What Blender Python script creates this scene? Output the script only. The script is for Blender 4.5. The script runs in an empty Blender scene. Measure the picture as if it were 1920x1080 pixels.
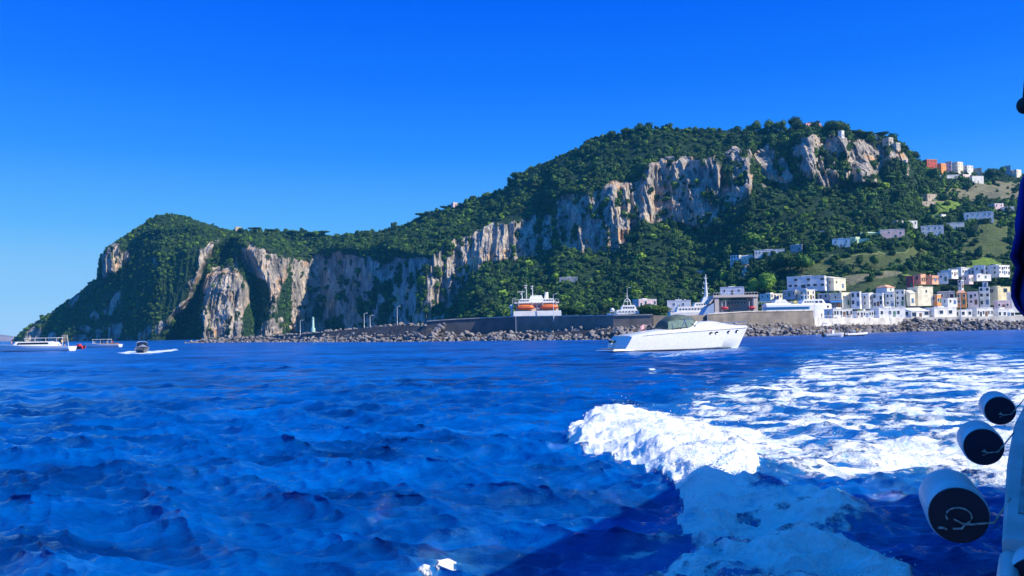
import bpy, bmesh, math, random
import numpy as np
from mathutils import Vector, Matrix
random.seed(7); RNG = np.random.RandomState(11)
SC = bpy.context.scene; COL = SC.collection
# ------------------------------------------------------------ camera, light, exposure
F = 1600.0; CH = 3.0
PITCH = math.atan(80.2/F); ROLL = math.radians(1.06)
f_ = np.array([0, math.cos(PITCH), math.sin(PITCH)]); r0 = np.array([1., 0, 0]); u0 = np.cross(r0, f_)
r_ = math.cos(ROLL)*r0 - math.sin(ROLL)*u0; u_ = math.sin(ROLL)*r0 + math.cos(ROLL)*u0
cam = bpy.data.cameras.new('camera'); cam.lens = 36*F/1920; cam.sensor_width = 36
cam.clip_start = 0.1; cam.clip_end = 30000
co = bpy.data.objects.new('camera', cam); COL.objects.link(co)
co.matrix_world = Matrix(((r_[0], u_[0], -f_[0], 0), (r_[1], u_[1], -f_[1], 0), (r_[2], u_[2], -f_[2], CH), (0, 0, 0, 1)))
SC.camera = co
SUN_AZ, SUN_EL = 117.0, 37.0            # azimuth clockwise from +Y (the view direction)
W = bpy.data.worlds.new('World'); SC.world = W; W.use_nodes = True
nt = W.node_tree; bg = nt.nodes['Background']
sky = nt.nodes.new('ShaderNodeTexSky'); sky.sky_type = 'NISHITA'; sky.sun_disc = False
sky.sun_elevation = math.radians(SUN_EL); sky.sun_rotation = math.radians(SUN_AZ)
sky.air_density = 1.0; sky.dust_density = 0.6; sky.ozone_density = 2.0
def wmath(op, a, b_):
    x = nt.nodes.new('ShaderNodeMath'); x.operation = op
    for k, v in enumerate((a, b_)):
        if isinstance(v, (int, float)): x.inputs[k].default_value = v
        else: nt.links.new(v, x.inputs[k])
    return x.outputs[0]
sp = nt.nodes.new('ShaderNodeSeparateColor'); cb = nt.nodes.new('ShaderNodeCombineColor')
nt.links.new(sky.outputs[0], sp.inputs[0])
# the physical sky, graded per channel to the deep saturated blue of the photograph
nt.links.new(wmath('MINIMUM', wmath('MULTIPLY', wmath('POWER', wmath('MAXIMUM', wmath('SUBTRACT', sp.outputs[0], 1.2), 0.0), 1.6), 0.27), 3.0), cb.inputs[0])
nt.links.new(wmath('MINIMUM', wmath('MAXIMUM', wmath('SUBTRACT', wmath('MULTIPLY', sp.outputs[1], 0.76), 0.5), 0.3), 7.0), cb.inputs[1])
nt.links.new(wmath('MINIMUM', wmath('MULTIPLY', sp.outputs[2], 1.7), 7.6), cb.inputs[2])
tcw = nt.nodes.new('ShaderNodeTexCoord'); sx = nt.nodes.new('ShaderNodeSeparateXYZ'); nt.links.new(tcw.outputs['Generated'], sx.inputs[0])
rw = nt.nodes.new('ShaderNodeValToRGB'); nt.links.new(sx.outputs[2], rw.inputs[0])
stops = [(0, (.56, .88, 1)), (.05, (.34, .71, 1)), (.12, (.11, .48, 1)), (.20, (.022, .28, 1)), (.28, (.004, .17, 1)), (.38, (0, .105, .98)), (.55, (0, .22, 1)), (1, (.01, .36, 1))]  # zenith stops, out of frame, set brighter than a real sky to lift shade
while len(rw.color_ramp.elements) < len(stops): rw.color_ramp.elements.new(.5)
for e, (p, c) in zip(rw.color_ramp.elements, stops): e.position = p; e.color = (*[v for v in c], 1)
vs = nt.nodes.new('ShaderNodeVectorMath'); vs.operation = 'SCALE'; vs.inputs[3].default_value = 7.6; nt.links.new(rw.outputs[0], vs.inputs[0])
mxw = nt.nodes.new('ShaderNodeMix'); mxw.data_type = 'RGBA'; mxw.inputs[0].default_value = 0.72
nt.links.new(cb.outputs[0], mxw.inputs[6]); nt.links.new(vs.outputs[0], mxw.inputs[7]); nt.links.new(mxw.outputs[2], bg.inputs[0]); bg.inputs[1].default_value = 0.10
sl = bpy.data.lights.new('sun', 'SUN'); sl.energy = 5.0; sl.angle = math.radians(0.5); sl.color = (1, 0.90, 0.72)
so = bpy.data.objects.new('sun', sl); COL.objects.link(so)
az, el = math.radians(SUN_AZ), math.radians(SUN_EL)
sd = Vector((math.sin(az)*math.cos(el), math.cos(az)*math.cos(el), math.sin(el)))
so.rotation_euler = sd.to_track_quat('Z', 'Y').to_euler()
SC.view_settings.view_transform = 'Standard'; SC.view_settings.look = 'None'
SC.view_settings.exposure = 0.42; SC.view_settings.gamma = 1.0
SC.render.resolution_x = 1024; SC.render.resolution_y = 576
SC.render.engine = 'CYCLES'

# ------------------------------------------------------------ helpers
def ray(px, py):
    px = np.asarray(px, float); py = np.asarray(py, float)
    a = (px-960)/F; b = (540-py)/F
    return f_[0]+r_[0]*a+u_[0]*b, f_[1]+r_[1]*a+u_[1]*b, f_[2]+r_[2]*a+u_[2]*b
def P(px, py, D):                    # the point at forward distance D seen in that direction
    x, y, z = ray(px, py); k = D/y
    return np.stack([x*k, y*k, CH+z*k], -1)
def V(px, py, D): return Vector(P(px, py, D).tolist())
def G(px, py, z0=0.0):               # point on the level z0
    x, y, z = ray(px, py); k = (z0-CH)/z
    return Vector((float(x*k), float(y*k), z0))
def proj(X, Y, Z):
    Z = Z-CH; d = X*f_[0]+Y*f_[1]+Z*f_[2]; d = np.where(d < 0.3, 0.3, d)
    return 960+F*(X*r_[0]+Y*r_[1]+Z*r_[2])/d, 540-F*(X*u_[0]+Y*u_[1]+Z*u_[2])/d
_T = RNG.rand(65536)
def vn(x, y, z=0.0, s=0):
    x, y, z = np.broadcast_arrays(np.asarray(x, float), np.asarray(y, float), np.asarray(z, float))
    ix, iy, iz = np.floor(x).astype(np.int64), np.floor(y).astype(np.int64), np.floor(z).astype(np.int64)
    fx, fy, fz = x-ix, y-iy, z-iz
    fx = fx*fx*(3-2*fx); fy = fy*fy*(3-2*fy); fz = fz*fz*(3-2*fz)
    def h(a, b, c): return _T[((a*73856093) ^ (b*19349663) ^ (c*83492791) ^ (s*2654435)) & 65535]
    r = 0
    for dx in (0, 1):
        for dy in (0, 1):
            for dz in (0, 1):
                r = r + h(ix+dx, iy+dy, iz+dz)*(fx if dx else 1-fx)*(fy if dy else 1-fy)*(fz if dz else 1-fz)
    return r*2-1
def fbm(x, y, z=0.0, o=4, s=0):
    r = 0; a = 1; t = 0
    for i in range(o): r = r+a*vn(x*2**i, y*2**i, np.asarray(z)*2**i, s+i); t += a; a *= 0.5
    return r/t
def ss(e0, e1, x): t = np.clip((x-e0)/(e1-e0), 0, 1); return t*t*(3-2*t)
def pw(x, pts): return np.interp(x, [p[0] for p in pts], [p[1] for p in pts])
def polydist(px, py, poly):          # signed, positive inside
    n = len(poly); ins = np.zeros(px.shape, bool); d = np.full(px.shape, 1e9)
    for i in range(n):
        x1, y1 = poly[i]; x2, y2 = poly[(i+1) % n]
        c = ((y1 > py) != (y2 > py)) & (px < (x2-x1)*(py-y1)/((y2-y1) or 1e-9)+x1); ins ^= c
        t = np.clip(((px-x1)*(x2-x1)+(py-y1)*(y2-y1))/((x2-x1)**2+(y2-y1)**2), 0, 1)
        d = np.minimum(d, np.hypot(px-x1-t*(x2-x1), py-y1-t*(y2-y1)))
    return np.where(ins, d, -d)

MATS = {}
def mat(name, col, rough=0.6, metal=0.0, var=0.12, scale=3.0, bump=0.0, spec=0.5, col2=None, coat=0.0):
    if name in MATS: return MATS[name]
    m = bpy.data.materials.new(name); m.use_nodes = True; n = m.node_tree.nodes; l = m.node_tree.links
    b = n['Principled BSDF']; b.inputs['Roughness'].default_value = rough; b.inputs['Metallic'].default_value = metal
    b.inputs['Specular IOR Level'].default_value = spec; b.inputs['Coat Weight'].default_value = coat
    tc = n.new('ShaderNodeTexCoord'); nz = n.new('ShaderNodeTexNoise'); nz.inputs['Scale'].default_value = scale; nz.inputs['Detail'].default_value = 5
    l.new(tc.outputs['Object'], nz.inputs['Vector'])
    mx = n.new('ShaderNodeMix'); mx.data_type = 'RGBA'
    c2 = col2 or tuple(max(0, c*(1-var*2.2)) for c in col)
    mx.inputs[6].default_value = (*col, 1) if col2 else (*[min(1, c*(1+var*.4)) for c in col], 1); mx.inputs[7].default_value = (*c2, 1)
    mr = n.new('ShaderNodeMapRange'); mr.inputs[1].default_value = 0.35; mr.inputs[2].default_value = 0.7
    l.new(nz.outputs[0], mr.inputs[0]); l.new(mr.outputs[0], mx.inputs[0]); l.new(mx.outputs[2], b.inputs['Base Color'])
    if bump:
        bp = n.new('ShaderNodeBump'); bp.inputs['Strength'].default_value = bump; bp.inputs['Distance'].default_value = 0.1
        l.new(nz.outputs[0], bp.inputs['Height']); l.new(bp.outputs[0], b.inputs['Normal'])
    MATS[name] = m; return m

def tag(o, label=None, cat=None, group=None, kind=None):
    if label: o['label'] = label
    if cat: o['category'] = cat
    if group: o['group'] = group
    if kind: o['kind'] = kind
    return o
def empty(name, loc=(0, 0, 0), rz=0, label=None, cat=None, group=None):
    o = bpy.data.objects.new(name, None); COL.objects.link(o); o.location = loc; o.rotation_euler = (0, 0, rz)
    o.empty_display_size = 0.5
    return tag(o, label, cat, group)
def mesh_obj(name, verts, faces, mats, parent=None, smooth=False, midx=None):
    me = bpy.data.meshes.new(name); me.from_pydata([tuple(v) for v in verts], [], faces)
    for m in (mats if isinstance(mats, (list, tuple)) else [mats]): me.materials.append(m)
    if midx is not None: me.polygons.foreach_set('material_index', midx)
    if smooth: me.polygons.foreach_set('use_smooth', [True]*len(me.polygons))
    o = bpy.data.objects.new(name, me); COL.objects.link(o)
    if parent: o.parent = parent
    return o
def grid_mesh(name, Pts, mats, smooth=True, wrap=False):
    R, C, _ = Pts.shape
    me = bpy.data.meshes.new(name); me.vertices.add(R*C); me.vertices.foreach_set('co', Pts.reshape(-1).astype(np.float32))
    i = np.arange(R*C).reshape(R, C)
    if wrap: j = np.concatenate([i, i[:, :1]], 1)
    else: j = i
    q = np.stack([j[:-1, :-1], j[:-1, 1:], j[1:, 1:], j[1:, :-1]], -1).reshape(-1)
    nf = len(q)//4
    me.loops.add(len(q)); me.loops.foreach_set('vertex_index', q.astype(np.int32))
    me.polygons.add(nf); me.polygons.foreach_set('loop_start', np.arange(0, 4*nf, 4, dtype=np.int32))
    me.polygons.foreach_set('loop_total', np.full(nf, 4, np.int32))
    me.polygons.foreach_set('use_smooth', np.full(nf, smooth))
    me.update(calc_edges=True)
    for m in (mats if isinstance(mats, (list, tuple)) else [mats]): me.materials.append(m)
    o = bpy.data.objects.new(name, me); COL.objects.link(o); return o
def attr(o, name, a):
    at = o.data.attributes.new(name, 'FLOAT', 'POINT'); at.data.foreach_set('value', a.reshape(-1).astype(np.float32))
class MB:
    def __init__(s): s.v = []; s.f = []; s.m = []
    def add(s, vs, fs, m=0):
        k = len(s.v); s.v += [tuple(v) for v in vs]; s.f += [tuple(i+k for i in f) for f in fs]; s.m += [m]*len(fs); return s
    def box(s, x0, x1, y0, y1, z0, z1, m=0, tx=0, ty=0):   # tx, ty shrink the top
        return s.add([(x0, y0, z0), (x1, y0, z0), (x1, y1, z0), (x0, y1, z0), (x0+tx, y0+ty, z1), (x1-tx, y0+ty, z1), (x1-tx, y1-ty, z1), (x0+tx, y1-ty, z1)],
                     [(0, 3, 2, 1), (4, 5, 6, 7), (0, 1, 5, 4), (1, 2, 6, 5), (2, 3, 7, 6), (3, 0, 4, 7)], m)
    def tube(s, pts, r, n=8, m=0, r2=None):
        pts = [Vector(p) for p in pts]; rings = []
        for i, p in enumerate(pts):
            d = (pts[min(i+1, len(pts)-1)]-pts[max(i-1, 0)]).normalized()
            a = d.cross(Vector((0, 0, 1)) if abs(d.z) < .9 else Vector((1, 0, 0))).normalized(); b = d.cross(a)
            t = i/(len(pts)-1); rr = r[i] if isinstance(r, (list, tuple)) else (r if r2 is None else r+(r2-r)*t)
            rings.append([p+(a*math.cos(2*math.pi*k/n)+b*math.sin(2*math.pi*k/n))*rr for k in range(n)])
        return s.loft(rings, m)
    def loft(s, rings, m=0, cap=True, closed=True):
        n = len(rings[0]); vs = [v for r in rings for v in r]; fs = []
        for i in range(len(rings)-1):
            for k in range(n if closed else n-1):
                fs.append((i*n+k, i*n+(k+1) % n, (i+1)*n+(k+1) % n, (i+1)*n+k))
        if cap: fs += [tuple(range(n))[::-1], tuple(range((len(rings)-1)*n, len(rings)*n))]
        return s.add(vs, fs, m)
    def ball(s, c, r, m=0, seg=10, ring=6, sx=1, sy=1, sz=1):
        rings = []
        for i in range(ring+1):
            a = math.pi*i/ring; rr = max(math.sin(a), 0.02)
            rings.append([(c[0]+sx*r*rr*math.cos(2*math.pi*k/seg), c[1]+sy*r*rr*math.sin(2*math.pi*k/seg), c[2]+sz*r*math.cos(a)) for k in range(seg)])
        return s.loft(rings, m)
    def prism(s, pts, y0, y1, m=0):    # outline in x,z extruded along y
        n = len(pts); vs = [(x, y0, z) for x, z in pts]+[(x, y1, z) for x, z in pts]
        return s.add(vs, [tuple(range(n)), tuple(range(n, 2*n))[::-1]]+[(i, (i+1) % n, n+(i+1) % n, n+i) for i in range(n)], m)
    def build(s, name, mats, parent=None, smooth=False, bevel=0):
        if getattr(s, 'rows', None):        # a row of windows: one object each
            q = None
            for x, y, z, w_, h in s.rows:
                if q is None or q[1] != (w_, h): q = (MB().box(-w_/2, w_/2, -.03, .05, 0, h).build(name, mats, parent), (w_, h)); o = q[0]
                else: o = q[0].copy(); COL.objects.link(o)
                o.location = (x, y, z)
            return o
        o = mesh_obj(name, s.v, s.f, mats, parent, smooth, s.m)
        bm = bmesh.new(); bm.from_mesh(o.data); bmesh.ops.recalc_face_normals(bm, faces=bm.faces); bm.to_mesh(o.data); bm.free()
        if smooth: 
            try: o.data.set_sharp_from_angle(angle=math.radians(40))
            except Exception: pass
        if bevel:
            b = o.modifiers.new('bevel', 'BEVEL'); b.width = bevel; b.segments = 2; b.limit_method = 'ANGLE'
        return o
def copy_tree(o, parent=None):
    c = o.copy(); COL.objects.link(c)
    if parent: c.parent = parent
    for ch in [x for x in list(bpy.data.objects) if x.parent == o]: copy_tree(ch, c)
    return c
def copy_thing(o, kids, loc, rz, sc=1.0):
    c = o.copy(); COL.objects.link(c); c.location = loc; c.rotation_euler = (0, 0, rz); c.scale = (sc,)*3
    for k in kids:
        d = k.copy(); COL.objects.link(d); d.parent = c
    return c

# ------------------------------------------------------------ terrain
XS = np.concatenate([np.linspace(-420, -20, 60), np.linspace(-18, 1940, 1300), np.linspace(1945, 2700, 120)])
ridge = [(-420, 700), (0, 655), (20, 640), (50, 616), (80, 597), (110, 577), (140, 554), (165, 536), (184, 520), (187, 484), (200, 464), (230, 444), (260, 425), (290, 406), (320, 400), (350, 407), (380, 417), (430, 432), (480, 433), (520, 434), (600, 436), (625, 443), (700, 436), (760, 424), (800, 401), (850, 388), (900, 369), (950, 352), (965, 334), (1000, 313), (1040, 297), (1080, 280), (1120, 257), (1160, 250), (1200, 243), (1300, 242), (1400, 246), (1450, 245), (1500, 242), (1520, 242), (1560, 241), (1580, 245), (1600, 250), (1640, 256), (1660, 260), (1675, 264), (1690, 276), (1704, 296), (1720, 304), (1760, 318), (1850, 326), (1920, 330), (2100, 330), (2300, 400), (2500, 520), (2700, 600)]
dR = [(-420, 1150), (20, 1080), (190, 1040), (320, 1010), (520, 1070), (650, 1010), (800, 960), (1000, 890), (1200, 850), (1500, 800), (1650, 800), (1750, 860), (1950, 900), (2700, 900)]
top = [(-420, 720), (0, 660), (20, 645), (80, 604), (140, 563), (184, 528), (190, 495), (200, 475), (230, 455), (290, 432), (340, 430), (420, 445), (480, 455), (540, 468), (640, 462), (760, 462), (800, 470), (850, 448), (950, 415), (1030, 400), (1040, 362), (1110, 362), (1160, 340), (1210, 318), (1240, 302), (1320, 300), (1400, 278), (1430, 270), (1500, 255), (1520, 250), (1580, 250), (1640, 261), (1672, 268), (1690, 281), (1704, 300), (1720, 330), (1800, 360), (1920, 370), (2300, 430), (2500, 540), (2700, 610)]
dT = [(-420, 1120), (20, 1060), (190, 1020), (300, 960), (400, 950), (500, 955), (545, 985), (600, 1000), (800, 822), (860, 838), (900, 838), (1030, 838), (1045, 800), (1100, 765), (1170, 775), (1240, 765), (1330, 755), (1420, 760), (1500, 725), (1560, 735), (1650, 735), (1720, 760), (1850, 780), (2700, 790)]
bas = [(-420, 740), (0, 668), (20, 652), (60, 639), (540, 633), (640, 625), (780, 610), (830, 590), (850, 560), (870, 530), (900, 494), (1035, 474), (1060, 470), (1100, 486), (1160, 462), (1200, 424), (1320, 438), (1350, 402), (1410, 350), (1500, 350), (1560, 350), (1645, 342), (1700, 345), (1720, 390), (1920, 430), (2300, 500), (2700, 620)]
dB = [(-420, 1100), (20, 1050), (150, 1000), (285, 925), (400, 915), (500, 925), (545, 965), (600, 985), (790, 806), (850, 812), (900, 800), (1030, 790), (1045, 760), (1100, 735), (1170, 740), (1240, 735), (1330, 722), (1420, 700), (1500, 690), (1560, 695), (1650, 700), (1720, 690), (1850, 640), (2700, 640)]
dW = [(-420, 1090), (20, 1045), (150, 995), (285, 920), (400, 910), (500, 920), (545, 960), (600, 980), (790, 800), (830, 740), (900, 600), (1000, 560), (1400, 500), (1500, 450), (1540, 400), (1600, 375), (2000, 380), (2700, 400)]
def gs(x, w):
    xx = np.arange(-500, 2800, 2.0); y = np.interp(xx, XS, x); k = np.exp(-np.linspace(-2.5, 2.5, int(5*w/2)|1)**2/2); k /= k.sum(); p = len(k)//2
    return np.interp(XS, xx, np.convolve(np.pad(y, p, 'edge'), k, 'valid'))
n1, n2, n3, n4 = 120, 110, 80, 14
NR = n1+n2+n3+n4
X2 = np.broadcast_to(XS, (NR, len(XS))).copy()
yR, yT, yB = pw(XS, ridge), pw(XS, top), pw(XS, bas)
yT = np.maximum(yT, yR+3); yB = np.maximum(yB, yT+4)
aR, aT, aB, aW = pw(XS, dR), pw(XS, dT), pw(XS, dB), pw(XS, dW)
aR = gs(aR, 30); aT = gs(aT, 6); aB = gs(aB, 10); aW = np.where(XS > 820, gs(aW, 40), aW); yR = yR+1.2*fbm(XS/9, 0, 0, 3, 90); yB = gs(yB, 7)
hz = 638-.0185*XS
zf = -3.0
yW = np.maximum(hz + F*(CH-zf)/aW, yB+1)
Yp = np.zeros_like(X2); Dp = np.zeros_like(X2)
for i in range(n1):
    t = i/n1; Yp[i] = yW+(yB-yW)*t; Dp[i] = aW+(aB-aW)*(1-(1-t)**1.0)
for i in range(n2):
    t = i/n2; Yp[n1+i] = yB+(yT-yB)*t; Dp[n1+i] = aB+(aT-aB)*t**1.2
for i in range(n3):
    t = i/(n3-1); Yp[n1+n2+i] = yT+(yR-yT)*t; Dp[n1+n2+i] = aT+(aR-aT)*t**0.85
# talus: sample evenly in depth between foot and cliff base so that the slope is real ground
m = n1+n2+n3
x_, y_ = X2[:m], Yp[:m]
def bump(x, xl, wl, xr, wr): return ss(xl-wl/2, xl+wl/2, x)*(1-ss(xr-wr/2, xr+wr/2, x))
wx = x_+6*fbm(x_/30, y_/30, 1, 3, 5)
rel = np.zeros_like(x_)
head = 1-ss(536, 560, x_)
# lit spur running down to the left
u = wx-pw(y_, [(400, 425), (450, 403), (500, 372), (560, 343), (600, 312), (630, 296)])
yf = ss(440, 470, y_)
rel += head*yf*np.where(u < 0, -34*ss(-150, 0, u), -34+62*ss(0, 26, u)-28*ss(30, 60, u))
# lower buttress, upper buttress
bl = pw(y_, [(490, 400), (520, 388), (560, 378), (640, 374)]); br = pw(y_, [(490, 440), (540, 462), (640, 470)])
rel += -42*ss(490, 515, y_)*bump(wx, bl, 12, br, 26)
bl = pw(y_, [(450, 448), (560, 505), (640, 480)]); br = pw(y_, [(450, 532), (500, 538), (640, 540)])
rel += -30*ss(452, 470, y_)*bump(wx, bl, 26, br, 14)
rel += -28*ss(440, 470, y_)*bump(wx, 188+0*y_, 10, 232-(y_-450)*.3, 24)*(1-ss(505, 530, y_))
# hollows of the shaded wall
for xc, w, a in ((655, 30, 14), (560, 22, -10), (700, 18, -12), (745, 20, 12)):
    rel += a*np.exp(-((wx-xc-(y_-540)*.15)/w)**2)*ss(460, 490, y_)*(1-ss(780, 820, x_))
# big steps of the main wall
rel += 16*np.exp(-((wx-1062)/16)**2)*bump(y_, 365, 20, 465, 30)
rel += -14*bump(wx, 1132, 30, 1180, 8)*bump(y_, 345, 20, 475, 20)
rel += -11*bump(wx, 1205, 12, 1225, 8)*bump(y_, 300, 20, 440, 20)
rel += -16*bump(wx, 1300, 40, 1352, 10)*bump(y_, 290, 20, 430, 20)
rel += -14*bump(wx, 1362, 30, 1408, 12)*bump(y_, 275, 20, 400, 20)
rel += 18*bump(wx, 1415, 12, 1500, 60)*bump(y_, 250, 20, 350, 20)
rel += -16*bump(wx, 1500, 20, 1530, 10)*bump(y_, 250, 14, 330, 30)
rel += -14*bump(wx, 1556, 26, 1592, 10)*bump(y_, 250, 14, 335, 30)
rel += -26*ss(285, 330, y_)*bump(wx, 1606+0*y_, 26, 1618+(y_-290)*.55, 12)*(1-ss(340, 348, y_))
rel += -14*bump(wx, 1660, 16, 1700, 10)*bump(y_, 262, 10, 320, 30)
Dp[:m] += rel
# rock patches as seen from the sea
ROCK = [(6, [(189, 516), (190, 480), (205, 462), (225, 458), (222, 476), (238, 470), (238, 488), (224, 506), (204, 520)]),
 (3, [(126, 572), (134, 556), (147, 545), (148, 556), (134, 574)]), (3, [(190, 584), (205, 570), (216, 548), (226, 544), (226, 570), (206, 592)]),
 (3, [(168, 592), (178, 578), (186, 590), (178, 598)]), (3, [(284, 490), (290, 485), (294, 505), (290, 510)]),
 (4, [(46, 632), (56, 616), (78, 602), (78, 640), (46, 645)]), (4, [(84, 645), (92, 626), (104, 622), (112, 645)]), (4, [(112, 645), (116, 624), (125, 628), (124, 645)]),
 (5, [(136, 645), (142, 626), (176, 624), (205, 612), (226, 610), (228, 636), (216, 646)]), (4, [(148, 612), (160, 606), (176, 614), (168, 624)]),
 (4, [(234, 640), (238, 630), (252, 642), (244, 646)]), (4, [(254, 646), (258, 626), (272, 618), (282, 610), (284, 622), (270, 642)]),
 (5, [(372, 470), (400, 452), (412, 450), (400, 466), (382, 500), (378, 520), (350, 578), (322, 612), (292, 628), (284, 622), (300, 600), (330, 580), (344, 560), (356, 530), (370, 506)]),
 (8, [(392, 506), (412, 500), (440, 502), (458, 530), (466, 560), (456, 600), (460, 634), (384, 636), (376, 590), (380, 540)]),
 (6, [(450, 470), (468, 458), (500, 474), (532, 478), (546, 500), (538, 520), (524, 534), (520, 580), (508, 588), (504, 560), (500, 530), (476, 520), (458, 500)]),
 (5, [(470, 630), (490, 610), (508, 596), (534, 590), (536, 612), (520, 626), (500, 634)]), (4, [(434, 510), (440, 486), (446, 486), (448, 510)]),
 (10, [(548, 480), (600, 470), (640, 474), (700, 480), (800, 476), (850, 530), (850, 566), (830, 600), (760, 630), (540, 640), (546, 560)]),
 (8, [(800, 486), (850, 450), (880, 440), (915, 420), (950, 420), (975, 410), (1012, 396), (1036, 400), (1036, 470), (990, 480), (905, 492), (872, 530), (846, 562), (826, 560)]),
 (8, [(1042, 368), (1110, 366), (1150, 344), (1190, 340), (1215, 312), (1240, 300), (1320, 300), (1352, 292), (1376, 276), (1404, 280), (1412, 345), (1380, 376), (1350, 402), (1322, 436), (1290, 420), (1200, 420), (1164, 460), (1100, 484), (1070, 474), (1046, 456)]),
 (8, [(1410, 290), (1440, 272), (1470, 290), (1498, 262), (1530, 250), (1570, 252), (1602, 262), (1640, 268), (1670, 262), (1694, 276), (1704, 300), (1704, 326), (1690, 300), (1660, 300), (1640, 330), (1646, 342), (1560, 352), (1500, 344), (1450, 340), (1420, 330)]),
 (3, [(1416, 350), (1430, 340), (1440, 346), (1426, 356)]), (3, [(1232, 298), (1260, 290), (1300, 292), (1290, 304), (1240, 306)]),
 (2, [(1386, 520), (1392, 500), (1404, 494), (1406, 506), (1394, 526)])]
nx = x_+9*fbm(x_/16, y_/22, 2, 4, 9); ny = y_+9*fbm(x_/16, y_/22, 7, 4, 15)
rock = np.zeros_like(x_)
for soft, poly in ROCK:
    d = polydist(nx if soft > 4 else x_+.4*(nx-x_), ny if soft > 4 else y_+.4*(ny-y_), poly)
    rock = np.maximum(rock, ss(-1.2, 1.2, d))
# shrubs cling to the rock in diagonal and vertical strips
vg = fbm(x_/22, y_/34, 3, 5, 21); shade_wall = bump(x_, 545, 20, 800, 40)
rock *= 1-ss(.20, .30, vg-.10+.12*shade_wall*1.2)
rock *= 1-ss(.38, .44, fbm(x_/7, y_/12, 5, 3, 31))
# relief of the limestone: pillars and cracks run downwards
Pw = P(x_, y_, Dp[:m]); wX, wZ = Pw[..., 0], Pw[..., 2]
cl = ss(0.0, 1.0, rock)
zone = np.maximum(cl, ss(0, 8, y_-(yT[None]+4))*ss(0, 6, (yB[None]-y_))*.5)
wxx = wX+3*fbm(wX/25, wZ/25, 0, 2, 77)
def pil(w, h, s): return 1-np.abs(vn(wxx/w, wZ/h, 0, s))*1.6
rl = -9*pil(17, 110, 41)*ss(-.5, .5, fbm(wX/60, wZ/60, 0, 2, 3)+.2) - 5.0*pil(8, 38, 42) - 3.2*pil(3.6, 20, 43) - 1.7*pil(1.9, 7, 44)
rl += 1.6*fbm(wX/5, wZ/4, 0, 3, 46)
rl *= 1-.62*bump(x_, 560, 30, 805, 24)
Dp[:m] += zone*(rl+7)
gen = (fbm(wX/60, Dp[:m]/60, 0, 4, 50)*16-7*np.abs(vn(wX/38+fbm(wX/50, Dp[:m]/50, 0, 2, 53), Dp[:m]/120, 0, 52)))*(1-cl)*ss(0, 30, yW[None]-y_)*ss(0, 12, y_-yR[None])
Pw = P(X2[:m], Yp[:m], Dp[:m])
Pw[..., 2] += gen*.5 + (1-cl)*fbm(wX/14, Dp[:m]/14, 0, 3, 51)*1.2*ss(0, 12, y_-yR[None])
Pts = np.zeros((NR, len(XS), 3)); Pts[:m] = Pw
for i in range(n4):
    t = (i+1)/n4; last = Pts[m-1]
    Pts[m+i, :, 0] = last[:, 0]*(1+.35*t); Pts[m+i, :, 1] = last[:, 1]*(1+.35*t)
    Pts[m+i, :, 2] = last[:, 2]*(1-t**1.6)-6*t
rockF = np.zeros((NR, len(XS))); rockF[:m] = rock
# open ground: grass field, dry terraces
FIELD = [(1, [(1726, 394), (1735, 380), (1800, 376), (1822, 384), (1815, 400), (1740, 408)]), (2, [(1760, 350), (1800, 345), (1915, 338), (1915, 372), (1820, 376), (1770, 374)]), (3, [(1590, 545), (1560, 530), (1640, 512), (1720, 508), (1700, 520), (1660, 540)]), (1, [(1690, 512), (1740, 502), (1750, 510), (1700, 522)]), (2, [(1500, 512), (1560, 506), (1680, 498), (1700, 506), (1600, 520), (1560, 524)]), (3, [(1570, 474), (1660, 464), (1720, 452), (1738, 468), (1640, 492), (1564, 496)]), (1, [(1800, 478), (1850, 470), (1880, 484), (1830, 496)]), (3, [(1838, 424), (1888, 412), (1890, 470), (1850, 470), (1800, 462)]), (3, [(1470, 500), (1560, 470), (1560, 500), (1500, 512)])]
field = np.zeros((NR, len(XS)))
for v, poly in FIELD: field[:m] = np.where(polydist(nx*.3+x_*.7, ny*.3+y_*.7, poly) > 0, v/3, field[:m])
fieldF = field

m_t = bpy.data.materials.new('limestone_and_scrub'); m_t.use_nodes = True
n = m_t.node_tree.nodes; l = m_t.node_tree.links; b = n['Principled BSDF']; b.inputs['Roughness'].default_value = .9; b.inputs['Specular IOR Level'].default_value = .15
def N(t, **k):
    o = n.new(t)
    for a, v in k.items(): setattr(o, a, v)
    return o
def nodes_of(mm):
    global n, l; n = mm.node_tree.nodes; l = mm.node_tree.links; return n, l
def noise(scale, detail=6, vec=None, map_scale=None, rough=.6):
    tc = N('ShaderNodeTexCoord'); mp = N('ShaderNodeMapping'); z = N('ShaderNodeTexNoise')
    if map_scale: mp.inputs['Scale'].default_value = map_scale
    l.new(tc.outputs['Object'], mp.inputs[0]); l.new(mp.outputs[0], z.inputs['Vector'])
    z.inputs['Scale'].default_value = scale; z.inputs['Detail'].default_value = detail; z.inputs['Roughness'].default_value = rough
    return z
def ramp(inp, stops):
    r = N('ShaderNodeValToRGB'); e = r.color_ramp.elements
    while len(e) < len(stops): e.new(.5)
    for i, (p, c) in enumerate(stops): e[i].position = p; e[i].color = (*c, 1)
    l.new(inp, r.inputs[0]); return r
def mixc(fac, a, b_, mode='MIX'):
    x = N('ShaderNodeMix', data_type='RGBA', blend_type=mode)
    for k, v in ((0, fac), (6, a), (7, b_)):
        if isinstance(v, (float, int)): x.inputs[k].default_value = v
        elif isinstance(v, tuple): x.inputs[k].default_value = (*v, 1)
        else: l.new(v, x.inputs[k])
    return x.outputs[2]
z1 = noise(.09, 8, map_scale=(1, 1, .35)); z2 = noise(.55, 6, map_scale=(1, 1, .18)); z3 = noise(.05, 3)
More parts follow.
